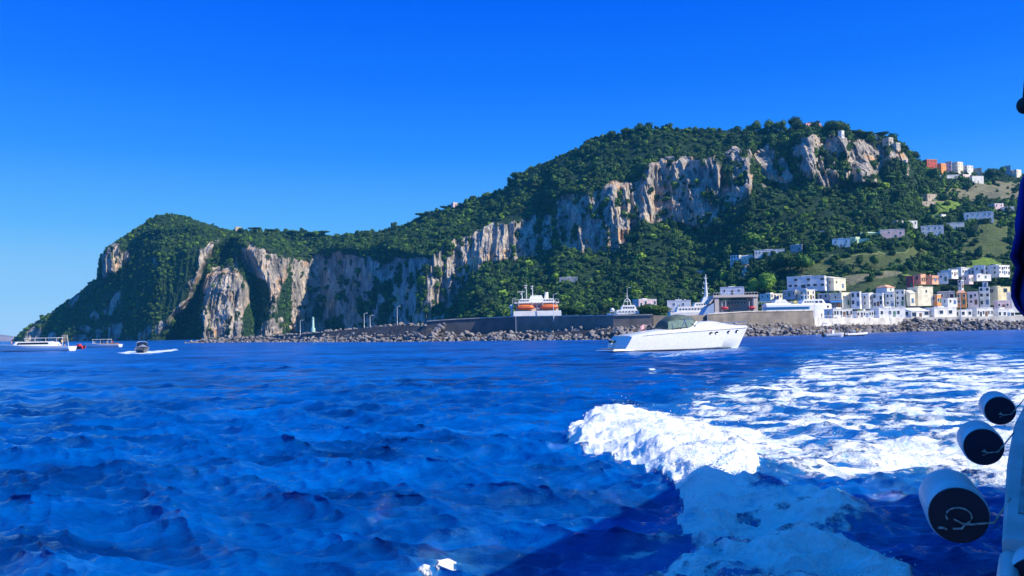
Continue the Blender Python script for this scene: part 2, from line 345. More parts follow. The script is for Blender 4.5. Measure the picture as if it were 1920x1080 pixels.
c1 = ramp(z1.outputs[0], [(.30, (.13, .13, .13)), (.44, (.30, .28, .26)), (.55, (.50, .45, .39)), (.66, (.62, .52, .41)), (.78, (.40, .36, .34))]).outputs[0]
c2 = ramp(z2.outputs[0], [(.38, (.20, .20, .20)), (.5, (.66, .64, .62)), (.60, (1, 1, 1))]).outputs[0]
c12 = mixc(.75, c1, c2, 'MULTIPLY')
c3 = ramp(z3.outputs[0], [(.56, (0, 0, 0)), (.68, (1, 1, 1))]).outputs[0]
rc = mixc(c3, c12, mixc(.8, (.72, .46, .26), c2, 'MULTIPLY'))
gz = noise(.12, 6)
gc = ramp(gz.outputs[0], [(.3, (.010, .024, .012)), (.5, (.018, .042, .016)), (.7, (.035, .065, .02))]).outputs[0]
at = N('ShaderNodeAttribute', attribute_name='rock'); fl = N('ShaderNodeAttribute', attribute_name='field')
fz = noise(.5, 5, map_scale=(.3, 1, 2.5))
fc = ramp(fl.outputs['Fac'], [(0, (.1, .1, .1)), (.33, (.20, .30, .05)), (.66, (.24, .22, .13)), (1., (.10, .13, .045))]); fc.color_ramp.interpolation = 'CONSTANT'
fc.color_ramp.elements[1].position = .2; fc.color_ramp.elements[2].position = .5; fc.color_ramp.elements[3].position = .8
fv = mixc(.7, fc.outputs[0], ramp(fz.outputs[0], [(.35, (.35, .4, .35)), (.6, (1, 1, 1))]).outputs[0], 'MULTIPLY')
gt = N('ShaderNodeMath', operation='GREATER_THAN'); gt.inputs[1].default_value = .17; l.new(fl.outputs['Fac'], gt.inputs[0])
gc2 = mixc(gt.outputs[0], gc, fv)
l.new(mixc(at.outputs['Fac'], gc2, rc), b.inputs['Base Color'])
bp = N('ShaderNodeBump'); bp.inputs['Strength'].default_value = .9; bp.inputs['Distance'].default_value = 1.6
l.new(z2.outputs[0], bp.inputs['Height']); l.new(bp.outputs[0], b.inputs['Normal'])
terr = grid_mesh('hills', Pts, m_t, smooth=False); tag(terr, kind='structure')
attr(terr, 'rock', rockF); attr(terr, 'field', fieldF)

def ground(px, py):
    """distance of the hillside seen in that direction, and the point"""
    j = int(np.argmin(np.abs(XS-px))); qx, qy = proj(Pts[:m, j, 0], Pts[:m, j, 1], Pts[:m, j, 2])
    k = int(np.argmin(np.abs(qy-py))); return Vector(Pts[k, j].tolist())

# far coast, its distance haze painted into the rock colour as lilac
fx = np.linspace(-700, 75, 60); rows = []
prof = 636-14*np.exp(-((fx+60)/120)**2)-5*fbm(fx/25, 0, 0, 3, 4)*ss(75, 20, fx)
for k, (zz, dd) in enumerate(((0, 2500), (.6, 2560), (1, 2700), (.5, 2950), (0, 3200))):
    hzz = 638-.0185*fx
    hgt = np.maximum((hzz-prof)*2700/F, 0)*ss(75, 30, fx)*zz-2
    pp = P(fx, hzz, dd); pp[:, 2] = hgt; rows.append(pp)
fm = mat('far_coast_haze_tint', (.30, .26, .30), .9, var=.3, scale=.004)
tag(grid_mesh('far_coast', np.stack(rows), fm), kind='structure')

# ------------------------------------------------------------ the sea
def build_sea():
    yo = np.concatenate([np.linspace(1500, 620, 50), np.arange(616, 60, -1.05), np.arange(60, 6, -.5), np.array([5.4, 4.8, 4.2, 3.6, 3, 2.4, 1.8, 1.2])])
    R = CH*F/yo
    th = np.concatenate([np.radians(np.linspace(-60, -33, 90)), np.radians(np.linspace(-32.9, 33, 1020)), np.radians(np.linspace(33.5, 70, 90)), np.radians(np.linspace(75, 295, 60))])
    X = R[:, None]*np.sin(th)[None]; Y = R[:, None]*np.cos(th)[None]
    dr = np.abs(np.gradient(R))[:, None]*np.ones_like(X)
    rg = np.random.RandomState(5); Z = np.zeros_like(X); DX = np.zeros_like(X); DY = np.zeros_like(X)
    wa = math.radians(200)
    for i in range(190):
        L = .22*(4.2/.22)**rg.rand() if i < 150 else 5+9*rg.rand(); a = wa+rg.normal(0, .50); k = 2*math.pi/L
        A = (.0078*L**.55 if i < 150 else .0008*L)*(.6+.8*rg.rand())
        s, c = math.sin(a), math.cos(a)
        fade = np.clip(1.8-dr*2.3/L, 0, 1)
        ph = k*(X*s+Y*c)+rg.rand()*6.28
        amp = A*fade*(1+.35*vn(X/13, Y/13, i, 60))
        Z += amp*np.sin(ph); DX += amp*.95*np.cos(ph)*s; DY += amp*.95*np.cos(ph)*c
    X = X+DX; Y = Y+DY
    qx, qy = proj(X, Y, np.zeros_like(X)); front = (Y > 1)
    fo = np.zeros_like(X); cr = np.zeros_like(X)
    def reg(poly, soft, val, w=10, sc=26):
        nonlocal fo
        d = polydist(qx+w*fbm(qx/sc, qy/sc*2.2, 0, 4, 70), qy+w*.6*fbm(qx/sc, qy/sc*2.2, 5, 4, 75), poly)
        v = ss(-soft, soft, d)*val
        fo = np.where(front, np.maximum(fo, v), fo)
    # the broad field of foam left by the ferry's propellers
    reg([(1240, 800), (1262, 756), (1300, 730), (1400, 712), (1470, 692), (1500, 668), (1620, 652), (1800, 652), (1990, 664), (2040, 940), (1750, 915), (1560, 892), (1380, 878), (1240, 850)], 34, .66)
    reg([(1560, 830), (1700, 800), (1990, 780), (2000, 930), (1740, 908), (1500, 880), (1300, 860), (1440, 840)], 50, .86)
    reg([(1380, 720), (1480, 690), (1560, 668), (1640, 660), (1760, 670), (1800, 720), (1600, 760), (1400, 780)], 30, .60)
    reg([(1130, 800), (1160, 764), (1240, 770), (1330, 770), (1450, 815), (1640, 900), (1440, 884), (1300, 868), (1200, 840)], 24, .92)
    # breaking crest
    crest = [(1072, 834), (1100, 800), (1128, 786), (1180, 790), (1240, 812), (1330, 838), (1420, 860), (1330, 872), (1260, 876), (1200, 850), (1140, 838)]
    reg(crest, 9, 1.25, 7)
    # shaded foam near the hull
    reg([(1230, 872), (1330, 866), (1420, 890), (1440, 930), (1640, 940), (1660, 985), (1560, 1000), (1620, 1040), (1720, 1100), (1760, 1250), (1100, 1250), (1180, 1100), (1300, 1060), (1300, 960), (1270, 905)], 26, .76, 26)
    reg([(1120, 1050), (1180, 1020), (1300, 985), (1300, 1080), (1160, 1120), (960, 1100), (1020, 1070)], 24, .50, 16)
    reg([(1440, 930), (1760, 930), (1800, 1000), (1700, 1010), (1600, 990)], 20, .42, 16)
    reg([(782, 1086), (800, 1068), (850, 1054), (858, 1064), (824, 1086)], 7, .8, 12, 14)
    reg([(1208, 698), (1222, 690), (1246, 697), (1230, 701)], 4, .62, 6, 10)
    reg([(1150, 664), (1250, 661), (1300, 655), (1400, 648), (1410, 654), (1330, 664), (1250, 670), (1180, 670)], 4, .50, 4, 14)
    reg([(1255, 662), (1290, 657), (1330, 656), (1320, 661), (1270, 666)], 3, .7, 4, 10)
    reg([(218, 661), (245, 658), (280, 658), (330, 654), (336, 657), (285, 663), (240, 664)], 2, .9, 2, 10)
    # heights of the wake
    d = polydist(qx, qy, crest)
    ridge_l = polydist(qx+14*fbm(qx/18, qy/12, 0, 4, 93), qy+10*fbm(qx/18, qy/12, 3, 4, 94), [(1088, 824), (1116, 796), (1156, 786), (1220, 800), (1320, 842), (1400, 880), (1370, 930), (1340, 1000), (1296, 990), (1304, 920), (1240, 872), (1170, 842)])
    lump = fbm(X/1.3, Y/1.3, 0, 5, 80)
    up = ss(-34, 14, ridge_l)*front
    Z += up*(.40*(1-.45*ss(870, 960, qy))+.26*lump)
    fo = np.maximum(fo, ss(.04, .22, up+.05*lump)*1.2)
    sh = polydist(qx, qy, [(1240, 880), (1330, 872), (1420, 900), (1600, 950), (1640, 985), (1500, 1010), (1600, 1040), (1700, 1110), (1400, 1200), (1200, 1110), (1310, 1060), (1310, 970)])
    up2 = ss(-50, 30, sh)*front
    Z += up2*(.20+.42*fbm(X/.9, Y/.9, 0, 6, 84)-.10*np.abs(vn(X/.35, Y/.35, 0, 86)))*(1-up)
    Z += .10*ss(.3, .9, fo)*fbm(X/.7, Y/.9, 0, 4, 88)*np.clip(1.5-dr, 0, 1)
    o = grid_mesh('water', np.stack([X, Y, Z], -1), None, smooth=True, wrap=True)
    o.data.materials.clear(); attr(o, 'foam', fo); attr(o, 'chop', ss(6, 110, np.hypot(X, Y))); tag(o, kind='structure')
    # near patch under the ferry
    return o, X, Y, Z, fo, up, up2
sea, sX, sY, sZ, sF, sU, sU2 = build_sea()
m_w = bpy.data.materials.new('sea_water'); m_w.use_nodes = True; nodes_of(m_w); b = n['Principled BSDF']
b.inputs['Roughness'].default_value = .08; b.inputs['IOR'].default_value = 1.38; b.inputs['Specular IOR Level'].default_value = .5
def math_(op, a, b_=None, c=None):
    x = N('ShaderNodeMath', operation=op)
    for k, v in enumerate((a, b_, c)):
        if v is None: continue
        if isinstance(v, (int, float)): x.inputs[k].default_value = v
        else: l.new(v, x.inputs[k])
    return x.outputs[0]
w1 = noise(1.7, 8, map_scale=(.6, 1.5, 1), rough=.65); w2 = noise(.35, 4, map_scale=(.5, 1.3, 1)); w3 = noise(.06, 3, map_scale=(.5, 1, 1))
w5 = noise(.28, 5, map_scale=(.45, 1.3, 1)); wc = ramp(math_('ADD', math_('MULTIPLY', w3.outputs[0], .4), math_('MULTIPLY', w5.outputs[0], .6)), [(.40, (.0, .022, .14)), (.5, (.0, .075, .34)), (.61, (.0, .125, .50))]).outputs[0]  # water colour noise: wind patches, with some ripple shading painted in
fa = N('ShaderNodeAttribute', attribute_name='foam')
fn = noise(.75, 10, map_scale=(.55, 1.0, 1), rough=.62)
fn2 = noise(2.6, 6, map_scale=(.8, 1, 1), rough=.7)
rg1 = math_('ABSOLUTE', math_('SUBTRACT', fn2.outputs[0], .5))
nh = math_('MULTIPLY', math_('SUBTRACT', math_('ADD', math_('MULTIPLY', fn.outputs[0], .72), math_('MULTIPLY', fn2.outputs[0], .28)), .30), 2.8)
lace = math_('ADD', nh, math_('MULTIPLY', rg1, .9))
fd = math_('SUBTRACT', fa.outputs['Fac'], lace)
fmk = N('ShaderNodeMapRange'); fmk.inputs[1].default_value = -.02; fmk.inputs[2].default_value = .16; l.new(fd, fmk.inputs[0])
fst = math_('ADD', math_('MULTIPLY', fn2.outputs[0], .5), math_('MULTIPLY', noise(1.6, 8, rough=.68).outputs[0], .5))
fcol = ramp(fst, [(.38, (.34, .64, .78)), (.45, (.80, .87, .90)), (.54, (.96, .96, .96))]).outputs[0]
fm2 = N('ShaderNodeMapRange'); fm2.inputs[1].default_value = -.45; fm2.inputs[2].default_value = .05; fm2.inputs[4].default_value = .55; l.new(fd, fm2.inputs[0])
l.new(mixc(fmk.outputs[0], mixc(fm2.outputs[0], wc, (.04, .26, .52)), fcol), b.inputs['Base Color'])
rr_ = N('ShaderNodeMapRange'); rr_.inputs[4].default_value = .75; l.new(fmk.outputs[0], rr_.inputs[0]); l.new(rr_.outputs[0], b.inputs['Roughness'])
ch_ = N('ShaderNodeAttribute', attribute_name='chop'); l.new(math_('ADD', math_('MULTIPLY', ch_.outputs['Fac'], .22), .05), rr_.inputs[3])
hsum = math_('ADD', math_('MULTIPLY', w1.outputs[0], .48), math_('MULTIPLY', w2.outputs[0], 1.0))
hsum = math_('ADD', hsum, math_('MULTIPLY', math_('MULTIPLY', fmk.outputs[0], fn2.outputs[0]), .30))
bp = N('ShaderNodeBump'); bp.inputs['Strength'].default_value = .85; bp.inputs['Distance'].default_value = .45
l.new(hsum, bp.inputs['Height']); l.new(bp.outputs[0], b.inputs['Normal'])
sea.data.materials.append(m_w)

# ------------------------------------------------------------ sea air
def haze():
    mb = MB().box(-4300, 4300, -4300, 4300, -14, 262); m_ = bpy.data.materials.new('sea_air'); m_.use_nodes = True; nn = m_.node_tree.nodes
    nn.remove(nn['Principled BSDF']); v = nn.new('ShaderNodeVolumePrincipled'); v.inputs['Density'].default_value = HAZE_D; v.inputs['Color'].default_value = (.06, .50, 1, 1)
    m_.node_tree.links.new(v.outputs[0], nn['Material Output'].inputs['Volume']); o = mb.build('haze', m_); tag(o, 'thin blue sea air between the boat and the island', 'haze', kind='stuff')
HAZE_D = 0.00009
haze()
# ------------------------------------------------------------ woods on the hillsides (nobody could count these)
def leaf_mat(name, c, var=.5):
    m_ = bpy.data.materials.new(name); m_.use_nodes = True; nodes_of(m_); bb = n['Principled BSDF']
    bb.inputs['Roughness'].default_value = .75; bb.inputs['Specular IOR Level'].default_value = .2
    oi = N('ShaderNodeObjectInfo'); z = noise(1.1, 3)
    a_ = ramp(oi.outputs['Random'], [(0, tuple(v*.5 for v in c)), (.45, c), (.8, (c[0]*1.7, c[1]*1.45, c[2]*1.1)), (1, (c[0]*2.6, c[1]*2.0, c[2]*1.2))]).outputs[0]
    gp = N('ShaderNodeNewGeometry'); zp = N('ShaderNodeTexNoise'); zp.inputs['Scale'].default_value = .03; zp.inputs['Detail'].default_value = 4; l.new(gp.outputs['Position'], zp.inputs['Vector'])
    a_ = mixc(1.0, a_, ramp(zp.outputs[0], [(.36, (.55, .72, .80)), (.48, (.95, 1, .9)), (.58, (1.0, 1.0, 1.0)), (.66, (1., .92, .62))]).outputs[0], 'MULTIPLY')
    l.new(mixc(var, a_, ramp(z.outputs[0], [(.35, (.45, .5, .5)), (.6, (1, 1, 1))]).outputs[0], 'MULTIPLY'), bb.inputs['Base Color'])
    return m_
LEAF = leaf_mat('scrub_leaves', (.045, .105, .030)); LEAF2 = leaf_mat('tree_leaves', (.036, .09, .026)); LEAFB = leaf_mat('bright_leaves', (.10, .20, .03))
def crown_mesh(mb, c, rx, ry, rz, nleaf, size, rs, lobes=7, core=True, flat=False):
    L = []
    for i in range(lobes):
        a = rs.rand()*6.28; q = rs.rand()*.62; zz = (rs.rand()-.35)*.9*(0.45 if flat else 1)
        L.append((c[0]+rx*q*math.cos(a), c[1]+ry*q*math.sin(a), c[2]+rz*zz*.7, .42+.25*rs.rand()))
    if core:
        for lx, ly, lz, lr in L: mb.ball((lx, ly, lz), lr*.72, 0, 7, 4, rx, ry, rz)
    for i in range(nleaf):
        lx, ly, lz, lr = L[rs.randint(lobes)]
        d = rs.normal(size=3); d /= np.linalg.norm(d); k = lr*(.72+.36*rs.rand())
        p = np.array([lx+d[0]*k*rx, ly+d[1]*k*ry, lz+d[2]*k*rz])
        t1 = rs.normal(size=3); t1 -= d*np.dot(t1, d)*.6; t1 /= np.linalg.norm(t1); t2 = np.cross(d, t1); s_ = size*(.6+.8*rs.rand())
        mb.add([p-t1*s_-t2*s_*.6, p+t1*s_-t2*s_*.4, p+t1*s_*.5+t2*s_, p-t1*s_*.7+t2*s_*.8+d*s_*.5], [(0, 1, 2, 3)])
protos = bpy.data.collections.new('wood_parts')
rs = np.random.RandomState(3)
for k in range(7):
    mb = MB(); w_ = (1.0, 1.25, .85, 1.1, 1.4, .9, 1.0)[k]; h_ = (1.0, .7, 1.3, .85, .6, 1.1, .9)[k]
    crown_mesh(mb, (0, 0, .35*h_), w_, w_*(.8+.3*rs.rand()), h_, 150, .17, rs, 6)
    o = mb.build('scrub_crown', LEAF if k != 3 else LEAFB); COL.objects.unlink(o); protos.objects.link(o)
def scatter(name, pts, scl, parent=None):
    me = bpy.data.meshes.new(name); me.vertices.add(len(pts)); me.vertices.foreach_set('co', np.asarray(pts, np.float32).reshape(-1))
    a = me.attributes.new('s', 'FLOAT', 'POINT'); a.data.foreach_set('value', np.asarray(scl, np.float32))
    me.materials.append(LEAF)
    o = bpy.data.objects.new(name, me); COL.objects.link(o)
    ng = bpy.data.node_groups.new(name+'_nodes', 'GeometryNodeTree')
    ng.interface.new_socket('Geometry', in_out='INPUT', socket_type='NodeSocketGeometry'); ng.interface.new_socket('Geometry', in_out='OUTPUT', socket_type='NodeSocketGeometry')
    gi = ng.nodes.new('NodeGroupInput'); go = ng.nodes.new('NodeGroupOutput'); mp = ng.nodes.new('GeometryNodeMeshToPoints'); ip = ng.nodes.new('GeometryNodeInstanceOnPoints')
    ci = ng.nodes.new('GeometryNodeCollectionInfo'); ci.inputs[0].default_value = protos; ci.inputs[1].default_value = True; ci.inputs[2].default_value = True
    rv = ng.nodes.new('FunctionNodeRandomValue'); rv.data_type = 'FLOAT_VECTOR'; rv.inputs[0].default_value = (-.15, -.15, 0); rv.inputs[1].default_value = (.15, .15, 6.28)
    na = ng.nodes.new('GeometryNodeInputNamedAttribute'); na.data_type = 'FLOAT'; na.inputs[0].default_value = 's'
    L = ng.links.new
    L(gi.outputs[0], mp.inputs[0]); L(mp.outputs[0], ip.inputs['Points']); L(ci.outputs[0], ip.inputs['Instance']); ip.inputs['Pick Instance'].default_value = True
    L(rv.outputs[0], ip.inputs['Rotation']); L(na.outputs[0], ip.inputs['Scale']); L(ip.outputs[0], go.inputs[0])
    md = o.modifiers.new('scatter', 'NODES'); md.node_group = ng
    return o
du = np.linalg.norm(np.diff(Pts[:m+4], axis=1), axis=-1)[:-1]; dv = np.linalg.norm(np.diff(Pts[:m+4], axis=0), axis=-1)[:, :-1]
area = np.minimum(du, 12)*np.minimum(dv, 12)
rk = rockF[:m+3, :-1]; fd_ = fieldF[:m+3, :-1]; zz_ = Pts[:m+3, :-1, 2]; xx_ = Pts[:m+3, :-1, 0]; yy_ = Pts[:m+3, :-1, 1]
dens = area*(1-rk)**2*np.where(fd_ > .2, .10, 1)*ss(4.0, 6.5, zz_)
px_, py_ = proj(xx_, yy_, zz_)
TOWN = [[(1500, 600), (1560, 540), (1700, 520), (1800, 500), (1930, 490), (1990, 620), (1500, 640)], [(1745, 300), (1850, 300), (1930, 320), (1930, 345), (1745, 345)]]
for t_ in TOWN: dens *= np.where(polydist(px_, py_, t_) > -2, .42, 1)
clear = fbm(xx_/30, yy_/30, 0, 3, 200); dens *= .35+.65*ss(-.45, -.1, clear)
right = ss(1520, 1700, px_)*ss(420, 470, py_); dens *= 1-.35*right
pr = dens.reshape(-1)/dens.sum(); NT = 34000
idx = RNG.choice(len(pr), NT, p=pr); ii, jj = np.unravel_index(idx, dens.shape)
a_, b_ = RNG.rand(NT, 1), RNG.rand(NT, 1)
pt = Pts[ii, jj]*(1-a_)*(1-b_)+Pts[ii+1, jj]*a_*(1-b_)+Pts[ii, jj+1]*(1-a_)*b_+Pts[ii+1, jj+1]*a_*b_
big = ss(-.2, .4, fbm(pt[:, 0]/22, pt[:, 1]/22, 0, 3, 210)); scl = (1.2+1.7*RNG.rand(NT)**1.6+1.6*big*RNG.rand(NT)+2.2*(RNG.rand(NT) > .93))
steep = du[ii, jj]*0+1; scl *= np.where(rockF[ii, jj] > .2, .5, 1)
hl = 1-ss(480, 560, px_[ii, jj]); scl *= 1-.35*hl
print('trees', NT, 'area', float(dens.sum()))
w_ = scatter('hillside_woods', pt, scl); tag(w_, 'dark green woods and scrub covering the slopes of the island', 'woods', kind='stuff')

# ------------------------------------------------------------ trees one can tell apart
BARK = mat('bark', (.10, .075, .05), .9, var=.4, scale=6)
def tree(px, py, h, wd, kind, label, D=None, group=None):
    g = ground(px, py) if D is None else V(px, py, D); g = Vector((g.x, g.y, g.z-.4))
    rs = np.random.RandomState(int(px*7+py)); t = empty('tree' if kind == 'round' else {'pine': 'umbrella_pine', 'cypress': 'cypress_tree', 'shrub': 'shrub'}[kind], g, 0, label, 'tree' if kind != 'shrub' else 'shrub', group)
    mb = MB(); th = {'round': .45, 'pine': .75, 'cypress': .15, 'shrub': .2}[kind]*h
    mb.tube([(0, 0, 0), (.2, .1, th*.5), (0, 0, th), (.1, 0, h*.8)], h*.035, 7, 0, h*.012)
    for k in range(4):
        a = k*1.57+rs.rand(); mb.tube([(0, 0, th*.8), (math.cos(a)*wd*.14, math.sin(a)*wd*.14, th), (math.cos(a)*wd*.3, math.sin(a)*wd*.3, th+h*.12)], h*.015, 5, 0, h*.006)
    mb.build('trunk', BARK, t)
    mb = MB()
    if kind == 'pine': crown_mesh(mb, (0, 0, h*.86), wd*.55, wd*.5, h*.17, 800, wd*.035, rs, 10, flat=True)
    elif kind == 'cypress': crown_mesh(mb, (0, 0, h*.5), wd*.5, wd*.5, h*.5, 500, wd*.08, rs, 9)
    else: crown_mesh(mb, (0, 0, h*.58), wd*.55, wd*.52, h*.44, 1000, wd*.035, rs, 10)
    mb.build('crown', LEAFB if 'bright' in label else LEAF2, t)
    return t
for a in [(1462, 250, 13, 12, 'round', 'bushy dark tree on the summit skyline left of the paired pines'),
 (1492, 250, 16, 14, 'round', 'broad dark tree beside the left end of the pink summit villa'),
 (1558, 252, 13, 17, 'round', 'largest dark spreading tree, right of the pink villa on the summit'),
 (1500, 250, 12, 12, 'round', 'dark spreading tree touching the left wall of the pink villa'),
 (1577, 252, 11, 10, 'round', 'small round tree beside the largest summit tree near the cliff edge'),
 (1420, 250, 13, 11, 'round', 'brighter rounded tree on the summit skyline above the cliff gully'),
 (1442, 250, 14, 12, 'round', 'dark rounded tree between two others on the summit skyline'),
 (1606, 262, 8, 13, 'pine', 'low flat topped pine on the crest of the pale cliff'),
 (1625, 264, 8, 12, 'pine', 'second low pine along the crest right of the flat topped one'),
 (1655, 266, 9, 11, 'pine', 'lone small umbrella pine standing against the sky beside the fort'),
 (1716, 304, 12, 10, 'round', 'dark tree at the right foot of the cliff fort'),
 (1724, 312, 9, 4, 'cypress', 'narrow dark cypress left of the red town houses'),
 (1750, 344, 17, 12, 'round', 'tall dark tree in front of the red town houses'),
 (1802, 344, 9, 9, 'round', 'dark tree below the white arcade of the hill town'),
 (1862, 336, 12, 15, 'round', 'wide dark tree on the saddle right of the hill town'),
 (1880, 332, 12, 9, 'round', 'taller dark tree next to the wide one on the saddle'),
 (1200, 250, 11, 11, 'round', 'prominent dark tree at the left shoulder of the summit plateau'),
 (1172, 256, 10, 10, 'round', 'pointed dark tree on the skyline left of the plateau'),
 (1145, 262, 10, 10, 'round', 'lower dark tree on the descending skyline'),
 (1098, 284, 9, 9, 'round', 'small tree on the steep skyline above the big shadowed cliff'),
 (968, 340, 11, 12, 'round', 'dark tree at the notch where the skyline steps down'),
 (788, 412, 8, 13, 'pine', 'dark flat topped pine on the low saddle skyline'),
 (832, 398, 7, 10, 'pine', 'small umbrella pine left of the tiny pink hut'),
 (452, 440, 9, 9, 'round', 'round tree on the headland plateau near the pale ruin'),
 (478, 440, 9, 14, 'pine', 'first wide pine of the row along the headland plateau'),
 (510, 442, 8, 14, 'pine', 'second wide pine of the row along the headland plateau'),
 (545, 444, 8, 15, 'pine', 'third wide pine of the row along the headland plateau'),
 (580, 446, 8, 13, 'pine', 'fourth wide pine of the row along the headland plateau'),
 (606, 446, 9, 13, 'pine', 'last pine of the row where the plateau drops to the saddle'),
 (1130, 590, 11, 8, 'round', 'yellowish bushy tree behind the breakwater left of the patrol boat'),
 (1438, 556, 17, 13, 'round', 'tall bright green tree behind the hydrofoil'),
 (1412, 560, 15, 11, 'round', 'dark tree left of the tall bright one behind the hydrofoil'),
 (1480, 515, 15, 17, 'round', 'wide bright green tree on the slope above the modern villa'),
 (1505, 512, 14, 13, 'round', 'bright green tree at the right end of the slope thicket'),
 (1455, 512, 13, 14, 'round', 'dense dark tree below the long white hillside house'),
 (1070, 597, 5.5, 9, 'shrub', 'dark rounded bush right of the car ferry', 330),
 (1310, 505, 10, 9, 'round', 'yellow green tree on the wooded slope above the tall mast'),
 (1212, 594, 5.2, 9, 'shrub', 'dark green hedge bush behind the mole wall', 300), (1234, 594, 4.6, 9, 'shrub', 'bright green hedge bush right of the dark one behind the mole wall', 300),
 (1780, 552, 6, 9, 'shrub', 'dark garden tree behind the orange house on the waterfront'),
 (1800, 532, 7, 9, 'round', 'dark garden tree under the stepped white houses'),
 (1832, 532, 7, 10, 'round', 'dark garden tree left of the small white tower'),
 (1730, 472, 8, 8, 'round', 'grey green tree below the white villa with square windows'),
 (1612, 502, 9, 5, 'cypress', 'pale narrow tree standing in the terraced garden'),
 (1640, 500, 9, 6, 'round', 'narrow green tree right of the pale one in the terraced garden')]:
    tree(*a)

# ------------------------------------------------------------ breakwater, boulders, quay
ROCKM = mat('boulder_stone', (.30, .275, .26), .9, var=.45, scale=.28, col2=(.10, .09, .10), bump=.8)
CONC = mat('mole_masonry', (.24, .21, .18), .9, var=.3, scale=.35, col2=(.13, .12, .11), bump=.5)
CONCL = mat('mole_coping', (.55, .52, .47), .8, var=.2, scale=.6)
QUAY = mat('quay_paving', (.62, .60, .56), .85, var=.15, scale=.3)
wl = [(345, 643.5), (400, 642.5), (500, 641.5), (600, 641.5), (700, 641), (800, 640.5), (900, 639), (1000, 638), (1150, 637), (1250, 635.5), (1330, 633), (1420, 630.5), (1500, 628.5), (1540, 627), (1620, 624.5), (1700, 622), (1800, 620), (1900, 618), (2000, 616), (2250, 612)]
tops = [(345, 641), (380, 634), (480, 628), (560, 622), (620, 616), (700, 607), (760, 605), (795, 606), (825, 622), (900, 621), (1000, 618), (1100, 613), (1200, 607), (1300, 611), (1400, 607), (1500, 602), (1540, 599), (1700, 596), (1860, 596), (1900, 599), (2250, 590)]
path = []
for x0 in np.arange(345, 2250, 3.0):
    a = G(x0, pw(x0, wl)); hz0 = 638-.0185*x0
    D = a.y; ztop = CH+(hz0-pw(x0, tops))*(D+4)/F
    path.append((x0, a, max(ztop, .5)))
boulders = []
for k in range(6):
    bm = bmesh.new(); bmesh.ops.create_icosphere(bm, subdivisions=2, radius=1.0); rs = np.random.RandomState(50+k)
    cuts = [(Vector(rs.normal(size=3)).normalized(), .42+.4*rs.rand()) for _ in range(14)]
    for v in bm.verts:
        for nn, dd in cuts:
            q = v.co.dot(nn)-dd
            if q > 0: v.co -= nn*q
        v.co.x *= 1.25; v.co.z *= .85
    bmesh.ops.remove_doubles(bm, verts=bm.verts, dist=.02)
    me = bpy.data.meshes.new('boulder'); bm.to_mesh(me); bm.free(); me.materials.append(ROCKM); boulders.append(me)
cand = []
rs = np.random.RandomState(77); acc = 0
for i in range(len(path)-1):
    x0, a, zt = path[i]; b2 = path[i+1][1]; seg = (b2-a).length; dirv = (b2-a).normalized(); back = Vector((-dirv.y, dirv.x, 0))
    if back.y < 0: back = -back
    acc += seg
    step = 1.45
    while acc > 0:
        acc -= step
        w_ = zt*1.25+1.2; rows_ = max(2, int((zt+1.2)/.85)+1)
        for r in range(rows_):
            f = r/(rows_-1)
            p = a+dirv*rs.uniform(-1, 1)*step*.6+back*(f*w_+rs.uniform(-.4, .4)); p.z = -.3+(zt-.5)*f+rs.uniform(-.35, .45)
            sz = rs.uniform(.45, 1.0)+(.5 if rs.rand() > .88 else 0)*(1.25 if 560 < x0 < 830 else 1)*(.8 if x0 < 560 else 1)
            cand.append((sz/p.y*(1 if a.z > -1 else 1), p, sz, x0))
# a plain core below the boulders
core = []
for x0, a, zt in path[::3]:
    b2 = a+Vector((0, 1, 0)); w_ = zt*1.25+1.2
    core.append([a+Vector((0, .6, -2)), a+Vector((0, w_*.95, zt-1.0)), a+Vector((0, w_+6, zt-1.0)), a+Vector((0, w_+12, -2))])
c_ = np.array([[list(p) for p in q] for q in core]).transpose(1, 0, 2)
tag(grid_mesh('breakwater_core', c_, mat('core_rubble', (.12, .10, .09), .95, var=.3, scale=.7), smooth=False), kind='structure')
vis = [c for c in cand if 345 < c[3] < 1925]; vis.sort(key=lambda c: -c[0]); keep = vis[:300]; kid = set(id(c) for c in keep); rest = [c for c in cand if id(c) not in kid]
for c in keep:
    o = bpy.data.objects.new('boulder', boulders[rs.randint(6)]); COL.objects.link(o); o.location = c[1]; o.scale = [c[2]*rs.uniform(.8, 1.2) for _ in range(3)]; o.rotation_euler = (rs.uniform(-.5, .5), rs.uniform(-.5, .5), rs.uniform(0, 6.28))
    tag(o, 'rough grey brown boulder heaped with others on the harbour breakwater', 'boulder', 'boulders heaped along the breakwater')
VV, FF, kk = [], [], 0
bd = [(np.array([v.co[:] for v in me.vertices]), [tuple(p.vertices) for p in me.polygons]) for me in boulders]
for c in rest:
    v, f = bd[rs.randint(6)]; an = rs.uniform(0, 6.28); R_ = np.array([[math.cos(an), -math.sin(an), 0], [math.sin(an), math.cos(an), 0], [0, 0, 1]])
    tl = rs.uniform(-.5, .5); T_ = np.array([[1, 0, 0], [0, math.cos(tl), -math.sin(tl)], [0, math.sin(tl), math.cos(tl)]])
    vv = (v*c[2]*rs.uniform(.8, 1.2, 3))@T_.T@R_.T+np.array(c[1]); VV.append(vv); FF += [tuple(i+kk for i in q) for q in f]; kk += len(v)
o = mesh_obj('boulder_heap', np.concatenate(VV).tolist(), FF, ROCKM); tag(o, 'smaller grey boulders filling the breakwater along the harbour', 'boulders', kind='stuff')

